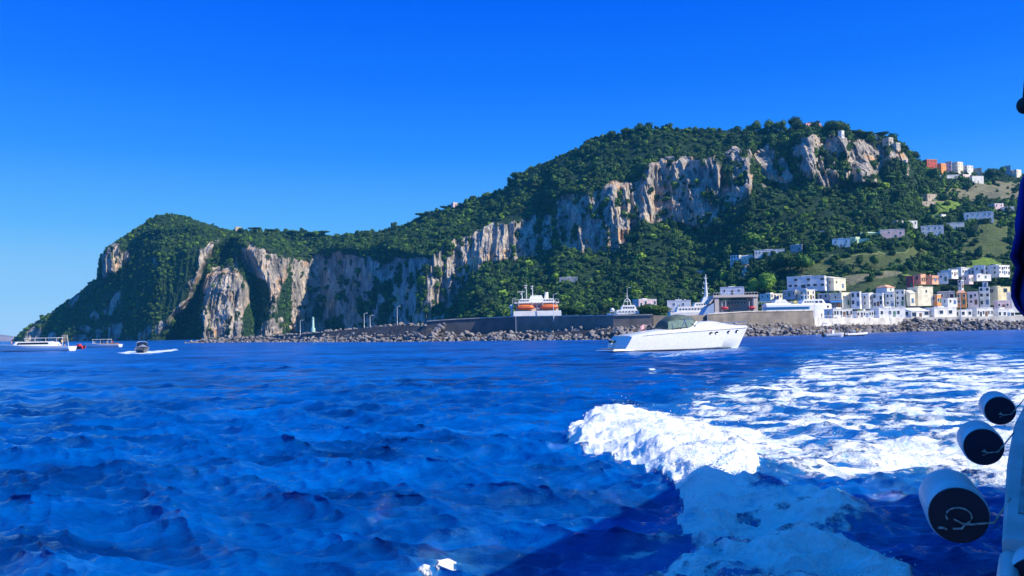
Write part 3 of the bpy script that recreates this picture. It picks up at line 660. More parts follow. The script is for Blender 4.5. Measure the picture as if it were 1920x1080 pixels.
def wall_along(name, xs, ytop, off, thick, label, zb=0.3, cope=True, matl=None):
    """a masonry wall that follows the line of the breakwater"""
    fr, bk = [], []
    for x0 in xs:
        a = G(x0, pw(x0, wl)); D = a.y+off; zt = CH+(638-.0185*x0-pw(x0, ytop))*D/F
        fr.append((V(x0, 600, D), zt)); bk.append((V(x0, 600, D+thick), zt))
    mb = MB(); cp = MB()
    for i in range(len(xs)-1):
        (p, z0), (q, z1) = fr[i], fr[i+1]; (r, _), (s, _) = bk[i], bk[i+1]
        mb.add([(p.x, p.y, zb), (q.x, q.y, zb), (s.x, s.y, zb), (r.x, r.y, zb), (p.x, p.y, z0), (q.x, q.y, z1), (s.x, s.y, z1), (r.x, r.y, z0)], [(0, 1, 5, 4), (4, 5, 6, 7), (2, 3, 7, 6)]+([(3, 0, 4, 7)] if i == 0 else [])+([(1, 2, 6, 5)] if i == len(xs)-2 else []))
        cp.add([(p.x, p.y-.25, z0+.01), (q.x, q.y-.25, z1+.01), (s.x, s.y+.2, z1+.01), (r.x, r.y+.2, z0+.01), (p.x, p.y-.25, z0+.3), (q.x, q.y-.25, z1+.3), (s.x, s.y+.2, z1+.3), (r.x, r.y+.2, z0+.3)], [(0, 1, 5, 4), (4, 5, 6, 7), (2, 3, 7, 6), (0, 3, 2, 1)])
    o = mb.build(name, matl or CONC); tag(o, label, 'wall')
    if cope: c2_ = cp.build('coping', CONCL, o)
    return o
mt = [(795, 603.5), (820, 601.5), (870, 598.5), (967, 594.5), (1150, 592.5), (1225, 591), (1226, 594), (1330, 590), (1400, 585), (1525, 583), (1540, 583)]
wall_along('mole_wall', [800, 820, 860, 900, 967], mt, 9, 3, 'dark shaded end of the mole wall, lower and left of the car ferry', matl=mat('mole_wall_painted_shade', (.13, .13, .13), .9, var=.3, scale=.3, col2=(.08, .08, .09)))  # darker copy of the masonry, the shade of this end put into its colour
wall_along('mole_wall', [967.5, 1020, 1090, 1150, 1224], mt, 9, 3, 'grey rubble mole wall in front of the car ferry and patrol boat')
wall_along('mole_wall', [1225, 1260, 1326], mt, 11, 3, 'low dark stretch of mole wall behind the white cruiser', cope=False)
wall_along('mole_wall', [1327, 1400, 1470, 1526], mt, 9, 3.5, 'brown stone mole wall in front of the white hydrofoil')
# quay platform on the right and the shore behind it
qx0 = [1527, 1600, 1700, 1800, 1900, 2000, 2250]
rows = [[], [], [], []]
for x0 in qx0:
    a = G(x0, pw(x0, wl)); zq = 5.2
    for r, (off, z) in enumerate(((9, -1), (9.05, zq), (70, zq+.6), (100, zq+1.0))): p = V(x0, 600, a.y+off); rows[r].append((p.x, p.y, z))
tag(grid_mesh('quay', np.array(rows), QUAY, smooth=False), kind='structure')
mb = MB(); p0 = V(1330, 590, 300); p1 = V(1540, 590, 300)
# street lamps, beacon and masts along the mole
POLE = mat('painted_pole', (.72, .74, .74), .4, var=.1)
def lamp_post(px, py0, py1, D, label, head=True, r=.09, m_=None, name='lamp_post', grp='lamp posts standing along the breakwater'):
    a, b2 = V(px, py0, D), V(px, py1, D); h = b2.z-a.z; t = empty(name, a, 0, label, 'lamp post' if head else 'pole', grp)
    mb = MB(); mb.tube([(0, 0, -1.5), (0, 0, h)], r*1.3, 8, 0, r*.7); mb.tube([(0, 0, 0), (0, 0, .5)], r*2, 8); mb.build('pole', m_ or POLE, t)
    if head: mb = MB(); mb.tube([(0, 0, h-.1), (.8, 0, h+.15)], .06, 6); mb.box(.6, 1.3, -.14, .14, h+.1, h+.26); mb.build('lamp_head', m_ or POLE, t)
    return t
lamp_post(683, 613, 588, 318, 'thin grey lamp post on the boulders, left of two standing close together')
lamp_post(694, 612, 592, 314, 'shorter lamp post just right of the thin one on the boulders')
lamp_post(563, 622, 601, 352, 'faint lamp post near the seaward end of the breakwater')
lamp_post(745, 606, 575, 345, 'tall faint lamp post near the highest boulders of the breakwater')
lamp_post(962, 597, 560, 300, 'lamp post on the mole left of the car ferry')
lamp_post(1177, 592, 540, 300, 'tall thin lamp post above the patrol boat')
lamp_post(1038, 594, 552, 262, 'slim lamp post on the mole wall in front of the car ferry')
lamp_post(1528, 600, 545, 285, 'white lamp post where the mole meets the promenade')
lamp_post(1802, 600, 530, 300, 'white lamp post on the promenade before the orange house')
lamp_post(1669, 600, 568, 300, 'white lamp post at the promenade before the terraced white houses')
a = V(587, 618, 345); t = empty('harbour_beacon', a, 0, 'pale green harbour beacon column on the breakwater', 'beacon')
hh = V(587, 594, 345).z-a.z; mb = MB(); mb.tube([(0, 0, -1), (0, 0, .6), (0, 0, .61), (0, 0, hh*.85)], [.9, .9, .55, .42], 12); mb.build('column', mat('beacon_green', (.45, .68, .58), .4), t, smooth=True)
mb = MB(); mb.tube([(0, 0, hh*.85), (0, 0, hh*.87)], .75, 12); mb.tube([(0, 0, hh*.87), (0, 0, hh*.96), (0, 0, hh)], [.3, .3, .05], 10); mb.build('lantern', mat('beacon_green', (.45, .68, .58), .4), t)

# ------------------------------------------------------------ buildings
GLASS = mat('window_glass', (.03, .05, .09), .12, var=.3)
COLS = dict(white=(.80, .79, .76), cream=(.82, .76, .58), yellow=(.76, .68, .42), grey=(.42, .43, .45), pale=(.76, .77, .78), blue=(.45, .68, .80), aqua=(.25, .60, .60), mint=(.55, .72, .48), pink=(.78, .42, .38), salmon=(.80, .42, .26), red=(.62, .10, .07), darkred=(.30, .05, .07), orange=(.80, .32, .10), beige=(.58, .47, .35), stone=(.50, .45, .38), rose=(.75, .55, .55), darkgrey=(.16, .17, .19))
def bmat(c): return mat('plaster_'+c, COLS[c], .85, var=.12, scale=.5)
SHUT = [mat('shutter_green', (.05, .18, .12), .6), mat('shutter_brown', (.16, .08, .04), .6), mat('shutter_blue', (.08, .18, .35), .6)]
def pane_mesh(w, h, arch=False):
    mb = MB(); mb.box(-w/2, w/2, -.05, .08, 0, h, 0); e = .13
    mb.box(-w/2-e, w/2+e, -.12, .05, -e-.04, -.003, 1); mb.box(-w/2-e, w/2+e, -.09, .05, h+.003, h+e, 1)
    mb.box(-w/2-e, -w/2-.003, -.09, .05, 0, h, 1); mb.box(w/2+.003, w/2+e, -.09, .05, 0, h, 1)
    return mb
BN = 0
def building(x0, x1, yt, yb, c, label, win=(2, 1), yaw=-22, depth=8, D=None, roof='flat', door=True, trim='white', ww=.75, wh=1.1, balc=False, arc=0, dome=0, name='house', cat='house', grp=None, lit=None, awn=None):
    global BN; BN += 1
    cx = (x0+x1)/2; yaw = -yaw
    if D is None: D = ground(cx, yb).y
    A, B, T = V(x0, yb, D), V(x1, yb, D), V(cx, yt, D)
    w = (B.x-A.x); h = (T.z-V(cx, yb, D).z)*.94-.25; ya = math.radians(yaw)
    # seen width is w*cos + depth*sin: solve for the facade
    dep = min(depth, w*.8) ; fw = max(w-dep*abs(math.sin(ya)), w*.45)/math.cos(ya)
    bc = (A+B)/2; t = empty(name, (bc.x, bc.y+dep/2, bc.z), ya, label, cat, grp)
    M0 = bmat(c); TR = bmat(trim); X, Yd = fw/2, dep/2
    mb = MB(); mb.box(-X, X, -Yd, Yd, -1.3, h)
    mb.build('wall', M0, t, bevel=.04)
    mb = MB()
    if roof == 'flat':
        e = .22; p = .30
        for q in ((-X-.1, X+.1, -Yd-.1, -Yd+e), (-X-.1, X+.1, Yd-e, Yd+.1), (-X-.1, -X+e, -Yd+e+.003, Yd-e-.003), (X-e, X+.1, -Yd+e+.003, Yd-e-.003)): mb.box(*q, h+.004, h+p)
        if fw > 7: mb.box(-X*.3, X*.25, -Yd*.2, Yd*.6, h+.006, h+.8)
    elif roof == 'hip': 
        mb.box(-X-.3, X+.3, -Yd-.3, Yd+.3, h+.004, h+.2); mb.box(-X-.2, X+.2, -Yd-.2, Yd+.2, h+.2, h+1.4, 0, X*.6, Yd*.8)
    elif roof == 'shed': mb.add([(-X-.2, -Yd-.2, h+.01), (X+.2, -Yd-.2, h+.01), (X+.2, Yd+.2, h+.01), (-X-.2, Yd+.2, h+.01), (-X-.2, -Yd-.2, h+.2), (X+.2, -Yd-.2, h+.2), (X+.2, Yd+.2, h+1.6), (-X-.2, Yd+.2, h+1.6)], [(0, 3, 2, 1), (4, 5, 6, 7), (0, 1, 5, 4), (1, 2, 6, 5), (2, 3, 7, 6), (3, 0, 4, 7)])
    elif roof == 'vault': mb.prism([(-X*math.cos(a_), h+.005+X*.35*math.sin(a_)) for a_ in np.linspace(0, math.pi, 12)], -Yd, Yd)
    if dome: mb.ball((0, 0, h), dome, 0, 14, 8, 1, 1, .8)
    rf = mb.build('roof', bmat('salmon') if roof == 'hip' and c != 'pink' else TR, t)
    if dep > 5 and BN % 2 == 0:
        mb = MB(); mb.box(X*.5, X*.5+.6, Yd*.3, Yd*.3+.6, h+.1, h+.9); mb.box(X*.5-.1, X*.5+.7, Yd*.3-.1, Yd*.3+.7, h+.903, h+1.0); mb.build('chimney', M0, rf)
    nc, nr = win; cell = fw/max(nc, 1); fl = min(3.2, h/max(nr, 1))
    ww2 = min(ww, cell*.55); wh2 = min(wh, fl*.55); pm = None
    for r in range(nr):
        for q in range(nc):
            if door and r == 0 and q == nc//2: continue
            if (BN*7+r*5+q*3) % 6 == 0 and nc > 2: continue
            if pm is None: o = pane_mesh(ww2, wh2).build('window', [GLASS, TR], t); pm = o
            else: o = pm.copy(); COL.objects.link(o); o.parent = t
            o.location = (-X+cell*(q+.5)+.12*cell*math.sin(BN*3.1+q*2.3), -Yd-.005, h-fl*(nr-r)+fl*.30)
            if (BN+q*2+r) % 5 == 0: o.scale = (1.35, 1, 1.45); o.location.z = h-fl*(nr-r)+.1
    ns = max(1, int(dep/3.5)) if nc else 0
    for r in range(nr):
        for q in range(ns):
            if pm is None: break
            o = pm.copy(); COL.objects.link(o); o.parent = t; o.rotation_euler = (0, 0, math.pi/2 if yaw < 0 else -math.pi/2)
            o.location = ((X+.005) if yaw < 0 else (-X-.005), -Yd+dep*(q+.5)/ns, h-fl*(nr-r)+fl*.30)
    if door and nc:
        mb = MB(); dh = min(2.1, h*.7); mb.box(-.5, .5, -.06, .06, 0, dh); o = mb.build('door', SHUT[BN % 3], t); o.location = (-X+cell*(nc//2+.5), -Yd-.03, 0)
    if balc:
        for r in range(1, nr+1):
            z = h-fl*(nr-r)-fl+.05
            if z < 1: continue
            mb = MB(); mb.box(-X*.95, X*.95, -Yd-1.3, -Yd-.01, z, z+.15); mb.box(-X*.95, X*.95, -Yd-1.3, -Yd-1.22, z+.153, z+1.0); mb.build('balcony', TR, t)
    if arc:
        mb = MB(); cw = fw/arc
        for q in range(arc+1): mb.box(-X+q*cw-.2, -X+q*cw+.2, -Yd-2.2, -Yd-1.8, -2, 2.4)
        mb.box(-X-.3, X+.3, -Yd-2.4, -Yd-.01, 2.404, 2.9); mb.build('arcade', TR, t)
    if awn:
        mb = MB(); mb.add([(-X*.9, -Yd-.02, 2.7), (X*.9, -Yd-.02, 2.7), (X*.9, -Yd-1.8, 2.1), (-X*.9, -Yd-1.8, 2.1), (-X*.9, -Yd-.02, 2.6), (X*.9, -Yd-.02, 2.6), (X*.9, -Yd-1.8, 2.0), (-X*.9, -Yd-1.8, 2.0)], [(0, 1, 2, 3), (7, 6, 5, 4), (3, 2, 6, 7), (0, 3, 7, 4), (1, 5, 6, 2), (0, 4, 5, 1)]); mb.build('awning', mat('awning_'+awn, {'blue': (.03, .22, .62), 'red': (.5, .06, .06), 'green': (.05, .25, .15)}[awn], .7), t)
    return t
L_, R_y = 30, -28        # given as turned to the left:  yaw of facades turned to the left (in shade) and to the right (in sun)
Bd = building
# modern villa above the harbour
Bd(1481, 1562, 516, 540, 'pale', 'large pale modern villa with long window bands above the harbour', (6, 2), 24, 12, 402, door=False, ww=2.2, wh=1.1)
Bd(1545, 1590, 520, 540, 'cream', 'sunlit cream side wing with sloping roof right of the modern villa', (2, 1), R_y, 9, 410, roof='shed', trim='cream')
Bd(1470, 1500, 543, 556, 'grey', 'low grey block below the left end of the modern villa', (3, 1), 24, 7, 388)
Bd(1500, 1531, 542, 562, 'cream', 'square cream house behind the hydrofoil wheelhouse', (3, 2), R_y, 8, 385)
Bd(1536, 1566, 549, 572, 'grey', 'grey house between the hydrofoil and the cream terrace', (2, 2), L_, 8, 386)
Bd(1564, 1598, 547, 572, 'cream', 'wide blank cream house left of the blue shaded house', (2, 1), R_y, 8, 380, trim='cream')
Bd(1556, 1582, 561, 576, 'darkgrey', 'low grey shed with blue awning before the cream house', (2, 1), 8, 5, 360, awn='blue', trim='grey')
Bd(1598, 1621, 545, 574, 'pale', 'tall pale house with two dark tall doorways on the waterfront', (2, 2), L_, 7, 377, ww=1.2, wh=1.9)
Bd(1620, 1643, 549, 574, 'white', 'white house with a vaulted roof on the waterfront', (2, 2), R_y, 8, 380, roof='vault')
Bd(1640, 1664, 548, 574, 'pale', 'pale terraced house with three upper windows, first of the shaded row', (3, 2), L_, 7, 378)
Bd(1662, 1684, 545, 574, 'white', 'white stepped house in the middle of the shaded row', (2, 2), 26, 7, 382)
Bd(1682, 1704, 541, 573, 'pale', 'tallest pale house closing the shaded row', (2, 3), L_, 7, 384)
Bd(1714, 1752, 536, 568, 'cream', 'big blank cream yellow warehouse block on the waterfront', (1, 1), -12, 9, 382, door=False, trim='cream')
Bd(1704, 1717, 548, 568, 'cream', 'narrow cream lean-to left of the big blank block', (1, 1), -12, 5, 380, roof='shed', trim='cream')
Bd(1750, 1767, 551, 568, 'orange', 'small ochre orange house right of the big blank block', (2, 1), R_y, 6, 382)
Bd(1764, 1798, 545, 566, 'grey', 'grey waterfront house with an open dark loggia', (3, 1), 20, 8, 386, ww=1.6, wh=1.5)
Bd(1774, 1796, 558, 570, 'white', 'low white kiosk before the grey loggia house', (2, 1), -8, 5, 366)
Bd(1797, 1819, 547, 571, 'orange', 'bright orange and yellow house with a gabled front', (2, 2), 30, 7, 374, roof='hip', trim='cream')
Bd(1818, 1842, 545, 571, 'white', 'white house with arched doorway right of the orange house', (2, 2), 26, 7, 378)
Bd(1840, 1864, 536, 571, 'pale', 'pale apartment block with stacked balconies near the blue cloth', (2, 3), L_, 8, 382, balc=True)
Bd(1862, 1898, 536, 566, 'yellow', 'yellow house with one big dark window at the right end', (1, 1), -16, 9, 386, trim='yellow', door=False, ww=2.2, wh=2.6)
Bd(1872, 1897, 562, 580, 'rose', 'pinkish low house under the yellow one', (3, 1), 12, 6, 362)
Bd(1900, 1940, 545, 580, 'white', 'white waterfront house partly behind the blue cloth', (3, 2), 12, 6, 372)
# row above
Bd(1701, 1719, 516, 538, 'darkred', 'dark red house in shade left of the salmon terrace', (2, 2), L_, 7, 400, trim='darkred')
Bd(1718, 1738, 513, 528, 'salmon', 'salmon house with two dark windows beside the dark red one', (2, 1), R_y, 7, 402, trim='salmon')
Bd(1736, 1763, 516, 528, 'salmon', 'long low salmon terrace with a row of small windows', (5, 1), R_y, 7, 405, trim='salmon')
Bd(1761, 1785, 510, 527, 'white', 'white stepped house, lowest of the bright hillside cluster', (2, 1), 26, 7, 418)
Bd(1772, 1800, 505, 518, 'white', 'white flat roofed house second in the bright hillside cluster', (3, 1), R_y, 8, 432)
Bd(1794, 1829, 501, 514, 'white', 'long white house in the middle of the bright hillside cluster', (4, 1), -14, 8, 440)
Bd(1809, 1827, 515, 528, 'rose', 'rose white square house below the bright hillside cluster', (2, 1), R_y, 7, 418)
Bd(1829, 1856, 496, 513, 'pale', 'shaded pale house left of the long white hotel', (2, 1), L_, 8, 436)
Bd(1855, 1899, 496, 515, 'white', 'long white hotel with three arched windows beside the blue cloth', (5, 2), R_y, 9, 440, ww=1.1)
Bd(1826, 1860, 514, 522, 'white', 'low white terrace wall house before the long hotel', (4, 1), -10, 6, 422)
Bd(1799, 1808, 524, 540, 'white', 'small white tower among dark garden trees', (1, 2), R_y, 4, 398)
Bd(1844, 1856, 528, 542, 'pale', 'small pale turret house left of the yellow house', (1, 2), L_, 5, 398)
Bd(1650, 1680, 538, 545, 'white', 'low white house with red tiled roof over the shaded row', (3, 1), R_y, 6, 396, roof='hip')
# promenade bathing pavilions
for (q0, q1, yt, yb, lab, c, k) in ((1556, 1600, 578, 594, 'low white bathing pavilion at the left end of the promenade', 'white', 6), (1602, 1640, 582, 595, 'low white pavilion with dark openings behind the inflatable boat', 'white', 6), (1642, 1700, 576, 594, 'low white pavilion in the middle of the promenade', 'pale', 6), (1704, 1744, 582, 594, 'pale pavilion with a grey sloping gable on the promenade', 'pale', 3), (1746, 1796, 575, 594, 'long bright white promenade wall building without windows', 'white', 2), (1798, 1824, 580, 594, 'white pavilion with a wide brown opening', 'white', 2), (1826, 1864, 576, 594, 'white pavilion with small square windows near the quay end', 'white', 6), (1866, 1905, 578, 596, 'blue white pavilion below the pinkish house', 'pale', 4)):
    Bd(q0, q1, yt, yb, c, lab, (k, 1), -9, 6, G((q0+q1)/2, pw((q0+q1)/2, wl)).y+14, door=k > 2, roof='shed' if 'gable' in lab else 'flat', name='pavilion', cat='pavilion', ww=1.5, wh=1.3)
# hillside
Bd(1371, 1396, 477, 500, 'pale', 'two storey pale blue white house on the wooded slope', (3, 3), L_, 8)
Bd(1393, 1416, 479, 492, 'cream', 'cream house with arched roof joined to the pale blue one', (2, 1), R_y, 7, roof='vault')
Bd(1417, 1475, 467, 480, 'white', 'long white house with a row of dark windows on the slope', (8, 1), 16, 8)
Bd(1484, 1512, 458, 470, 'grey', 'grey shaded house half hidden by trees right of the long white house', (2, 1), L_, 7)
Bd(1563, 1600, 446, 464, 'blue', 'light blue house with two windows on the hillside', (3, 1), 20, 8, trim='blue')
Bd(1598, 1614, 443, 460, 'mint', 'pale green cottage joined to the light blue house', (2, 1), R_y, 7, trim='mint')
Bd(1612, 1634, 447, 458, 'aqua', 'turquoise house at the right of the pale green cottage', (2, 1), 18, 7, trim='aqua')
Bd(1538, 1566, 432, 442, 'grey', 'small grey house with a white terrace left of the blue house', (2, 1), 20, 6)
Bd(1616, 1650, 436, 446, 'mint', 'long low green roofed greenhouse above the turquoise house', (4, 1), 10, 6, roof='shed', trim='mint')
Bd(1653, 1700, 429, 446, 'rose', 'rose white villa on the hillside', (4, 1), 14, 9)
Bd(1677, 1722, 413, 425, 'white', 'white villa with two windows directly above the rose white villa', (4, 1), -10, 8)
Bd(1731, 1775, 421, 445, 'pale', 'shaded white villa with square windows amid dark trees', (4, 2), 20, 9)
Bd(1772, 1812, 417, 430, 'white', 'pale house with long terrace right of the shaded villa', (4, 1), 18, 8)
Bd(1758, 1776, 401, 413, 'white', 'tiny white cottage on the slope below the green field', (2, 1), R_y, 6)
Bd(1814, 1868, 396, 416, 'pale', 'blue grey shaded house group on the upper slope', (5, 2), 22, 10)
Bd(1861, 1884, 380, 404, 'rose', 'pinkish white square house at the top of the shaded group', (2, 2), -12, 8)
Bd(1882, 1906, 386, 408, 'pale', 'pale house with balcony left of the blue cloth', (2, 2), 15, 8, balc=True)
Bd(1735, 1758, 363, 376, 'beige', 'beige ruined house on the terrace under the hill town', (2, 1), -12, 7, trim='beige')
Bd(1727, 1774, 377, 384, 'beige', 'low beige retaining wall house above the green field', (3, 1), -6, 5, trim='beige', door=False)
Bd(1049, 1086, 519, 531, 'grey', 'grey flat roofed house hidden in the woods above the car ferry', (3, 1), 12, 7)
Bd(1190, 1232, 560, 577, 'rose', 'rose white harbour shed behind the mole', (4, 1), -14, 8, 420)
Bd(1252, 1300, 562, 579, 'white', 'long white harbour building left of the tall mast', (5, 1), 10, 8, 425)
Bd(1352, 1402, 537, 552, 'pale', 'pale building with round arches behind the grey ferry', (3, 1), 14, 9, 440)
Bd(1430, 1470, 550, 560, 'cream', 'low cream house over the roof of the hydrofoil', (4, 1), R_y, 7, 395)
Bd(1306, 1330, 508, 516, 'rose', 'small rose roofed hut deep in the trees above the mast', (1, 1), R_y, 5)
# hill town
Bd(1735, 1759, 297, 326, 'red', 'tall red house at the left of the hill town', (3, 3), -10, 9, trim='salmon')
Bd(1757, 1777, 305, 326, 'orange', 'orange red house joined to the tall red one', (2, 2), R_y, 8, trim='salmon')
Bd(1775, 1790, 301, 326, 'rose', 'narrow rose white tall house beside the orange red one', (2, 3), L_, 7)
Bd(1788, 1809, 302, 326, 'cream', 'cream tall house in the centre of the hill town', (2, 3), R_y, 8)
Bd(1763, 1800, 327, 340, 'white', 'white arcaded terrace house below the tall town houses', (4, 1), 10, 8, arc=5)
Bd(1806, 1828, 309, 330, 'white', 'white house right of the cream tall house', (2, 2), R_y, 8)
Bd(1826, 1846, 314, 332, 'beige', 'brownish house at the right end of the hill town', (2, 2), L_, 7, trim='beige')
Bd(1798, 1822, 326, 341, 'rose', 'rose white house stepping down below the hill town', (3, 1), R_y, 7)
Bd(1820, 1846, 329, 343, 'white', 'white house with pink base, lowest of the hill town', (3, 1), -10, 7)
Bd(1886, 1900, 309, 330, 'grey', 'grey house with a slender chimney tower on the saddle', (1, 2), L_, 6)
Bd(1899, 1918, 317, 332, 'cream', 'cream house at the far right of the saddle', (2, 1), R_y, 7)
Bd(1508, 1541, 230, 244, 'pink', 'pink villa between dark pines on the summit', (5, 1), -8, 10, trim='pink', name='villa', cat='villa', arc=5)
Bd(1574, 1584, 244, 256, 'white', 'small white hut under the pines right of the pink villa', (1, 1), R_y, 6, D=ground(1579, 258).y)
Bd(845, 858, 379, 389, 'rose', 'tiny pink hut on the low skyline', (1, 1), R_y, 6)
Bd(438, 452, 425, 434, 'beige', 'pale ruin on the headland plateau', (1, 1), R_y, 6, trim='beige', door=False)
# fort on the cliff end
for (q0, q1, yt, yb, lab) in ((1637, 1647, 252, 262, 'small white turret of the fort on the cliff crest'), (1659, 1677, 257, 271, 'white fort wall with arches on the cliff end'), (1674, 1690, 267, 279, 'lower stepped white fort wall on the cliff end')):
    Bd(q0, q1, yt, yb, 'stone', lab, (2, 2), R_y, 8, name='fort', cat='fort', trim='white', door=False)
Bd(1697, 1704, 298, 326, 'rose', 'narrow pink white tower house against the cliff foot', (1, 3), R_y, 4)
# ------------------------------------------------------------ people (small in the picture, one continuous body each)
SKIN = mat('skin', (.50, .28, .19), .6); HAIR = mat('dark_hair', (.03, .02, .015), .6)
def cloth_mat(nm, c): return mat('cloth_'+nm, c, .8, var=.2, scale=8)
CL = {'white': (.75, .75, .75), 'red': (.55, .05, .05), 'navy': (.03, .05, .15), 'teal': (.05, .30, .32), 'black': (.02, .02, .02), 'yellow': (.7, .5, .08), 'pink': (.7, .3, .35), 'grey': (.3, .3, .32), 'orange': (.75, .25, .08)}
def person(loc, rz, pose, top_c, leg_c, label, group=None):
    t = empty('person', loc, rz, label, 'person', group)
    if pose == 'sit': J = dict(pel=(0, 0, .48), kn=(.42, .1, .50), an=(.45, .1, .06), ft=(.62, .1, .03), ch=(-.03, 0, .88), nk=(0, 0, 1.04), hd=(.03, 0, 1.20), sh=(-.03, .20, .96), eb=(.08, .25, .70), ha=(.32, .18, .60))
    else: J = dict(pel=(0, 0, .92), kn=(.03, .1, .50), an=(0, .11, .08), ft=(.18, .12, .03), ch=(0, 0, 1.30), nk=(0, 0, 1.47), hd=(.02, 0, 1.63), sh=(0, .2, 1.40), eb=(.02, .28, 1.12), ha=(.16, .25, .90))
    vs, es, rd = [], [], []
    def ad(p, r, q=None):
        vs.append(p); rd.append(r)
        if q is not None: es.append((q, len(vs)-1))
        return len(vs)-1
    pe = ad(J['pel'], .14); ch = ad(J['ch'], .15, pe); nk = ad(J['nk'], .06, ch); hd = ad(J['hd'], .10, nk); ad((J['hd'][0], 0, J['hd'][2]+.09), .08, hd)
    for s in (1, -1):
        m_ = lambda p: (p[0], p[1]*s, p[2])
        k = ad(m_(J['kn']), .07, ad((J['pel'][0], .1*s, J['pel'][2]-.04), .09, pe)); a = ad(m_(J['an']), .045, k); ad(m_(J['ft']), .04, a)
        e = ad(m_(J['eb']), .045, ad(m_(J['sh']), .06, ch)); h = ad(m_(J['ha']), .032, e); hp = m_(J['ha']); ad((hp[0]+.1, hp[1], hp[2]-.03), .03, h)
    me = bpy.data.meshes.new('body'); me.from_pydata(vs, es, []); me.materials.append(SKIN)
    o = bpy.data.objects.new('body', me); COL.objects.link(o); o.parent = t
    md = o.modifiers.new('skin', 'SKIN'); 
    for i, v in enumerate(me.skin_vertices[0].data if me.skin_vertices else []): v.radius = (rd[i], rd[i])
    if not me.skin_vertices:
        bm = bmesh.new(); bm.from_mesh(me); ly = bm.verts.layers.skin.verify()
        for i, v in enumerate(bm.verts): v[ly].radius = (rd[i], rd[i]); v[ly].use_root = (i == 0)
        bm.to_mesh(me); bm.free()
    sb = o.modifiers.new('sub', 'SUBSURF'); sb.levels = 1; sb.render_levels = 1
    def ring(c, rx, ry, n_=10): return [(c[0]+rx*math.cos(6.2832*k/n_), c[1]+ry*math.sin(6.2832*k/n_), c[2]) for k in range(n_)]
    p, c = J['pel'], J['ch']
    mb = MB(); mb.loft([ring((p[0], 0, p[2]-.02), .15, .19), ring(((p[0]+c[0])/2, 0, (p[2]+c[2])/2), .145, .18), ring((c[0], 0, c[2]+.06), .15, .22), ring((c[0], 0, c[2]+.15), .08, .12)])
    for s in (1, -1): mb.tube([(J['sh'][0], J['sh'][1]*s*.8, J['sh'][2]), (J['sh'][0]*.5+J['eb'][0]*.5, s*(J['sh'][1]+J['eb'][1])/2, (J['sh'][2]+J['eb'][2])/2)], .082, 8)
    mb.build('shirt', cloth_mat(top_c, CL[top_c]), t, smooth=True)
    mb = MB()
    for s in (1, -1): mb.tube([(p[0], .09*s, p[2]), (J['kn'][0], J['kn'][1]*s, J['kn'][2])], .115, 8, 0, .09)
    mb.build('shorts', cloth_mat(leg_c, CL[leg_c]), t, smooth=True)
    mb = MB(); mb.ball((J['hd'][0]-.025, 0, J['hd'][2]+.05), .115, 0, 10, 6, 1, .95, .9); mb.build('hair', HAIR, t, smooth=True)
    return t

GEL = mat('gelcoat_white', (.82, .82, .80), .25, var=.04, coat=.4); GELG = mat('gelcoat_grey', (.35, .37, .40), .4)
DARK = mat('tinted_glass', (.015, .02, .03), .08, var=.2); STEEL = mat('stainless_rail', (.7, .7, .72), .25, 1.0); BLACK = mat('black_rubber', (.015, .015, .018), .6)
TEAK = mat('teak', (.32, .2, .1), .7, var=.3, scale=5); CANV = mat('grey_green_canvas', (.08, .12, .105), .8, var=.25, scale=2); REDM = mat('red_paint', (.55, .04, .05), .4); ORNG = mat('lifeboat_orange', (.85, .20, .03), .45, var=.15)
BLUEM = mat('ship_blue_paint', (.01, .20, .52), .4); PINKM = mat('flag_cloth', (.75, .4, .42), .8); WARM = mat('ship_white', (.80, .79, .76), .5, var=.08, scale=.6); SHADEM = mat('ship_window_band', (.05, .07, .10), .2)

def hull_rings(L, b, sh, dr, n_=26, rake=.06, flare=.75, trans=0):
    """b, sh: half beam and sheer height as functions of 0..1; dr: draught"""
    out = []
    for i in range(n_+1):
        s = i/n_; bb = max(b(s), .03); z1 = sh(s); out.append([])
        zs = (-dr*(1-s**3*.9), .12+.35*s**2, .5*(z1)+.1, z1)
        ws = (0.02, bb*(flare-.25*s**2), bb*(.93-.14*s**2), bb)
        pts = [(ws[k], zs[k]) for k in range(4)]
        for w_, z in pts: out[-1].append((s*L+rake*L*s**4*(z-z1)/max(z1, .1)*.9+trans*(z1-z)*(1-s)**8*-1, -w_, z))
        for w_, z in pts[::-1]: out[-1].append((s*L+rake*L*s**4*(z-z1)/max(z1, .1)*.9+trans*(z1-z)*(1-s)**8*-1, w_, z))
    return out
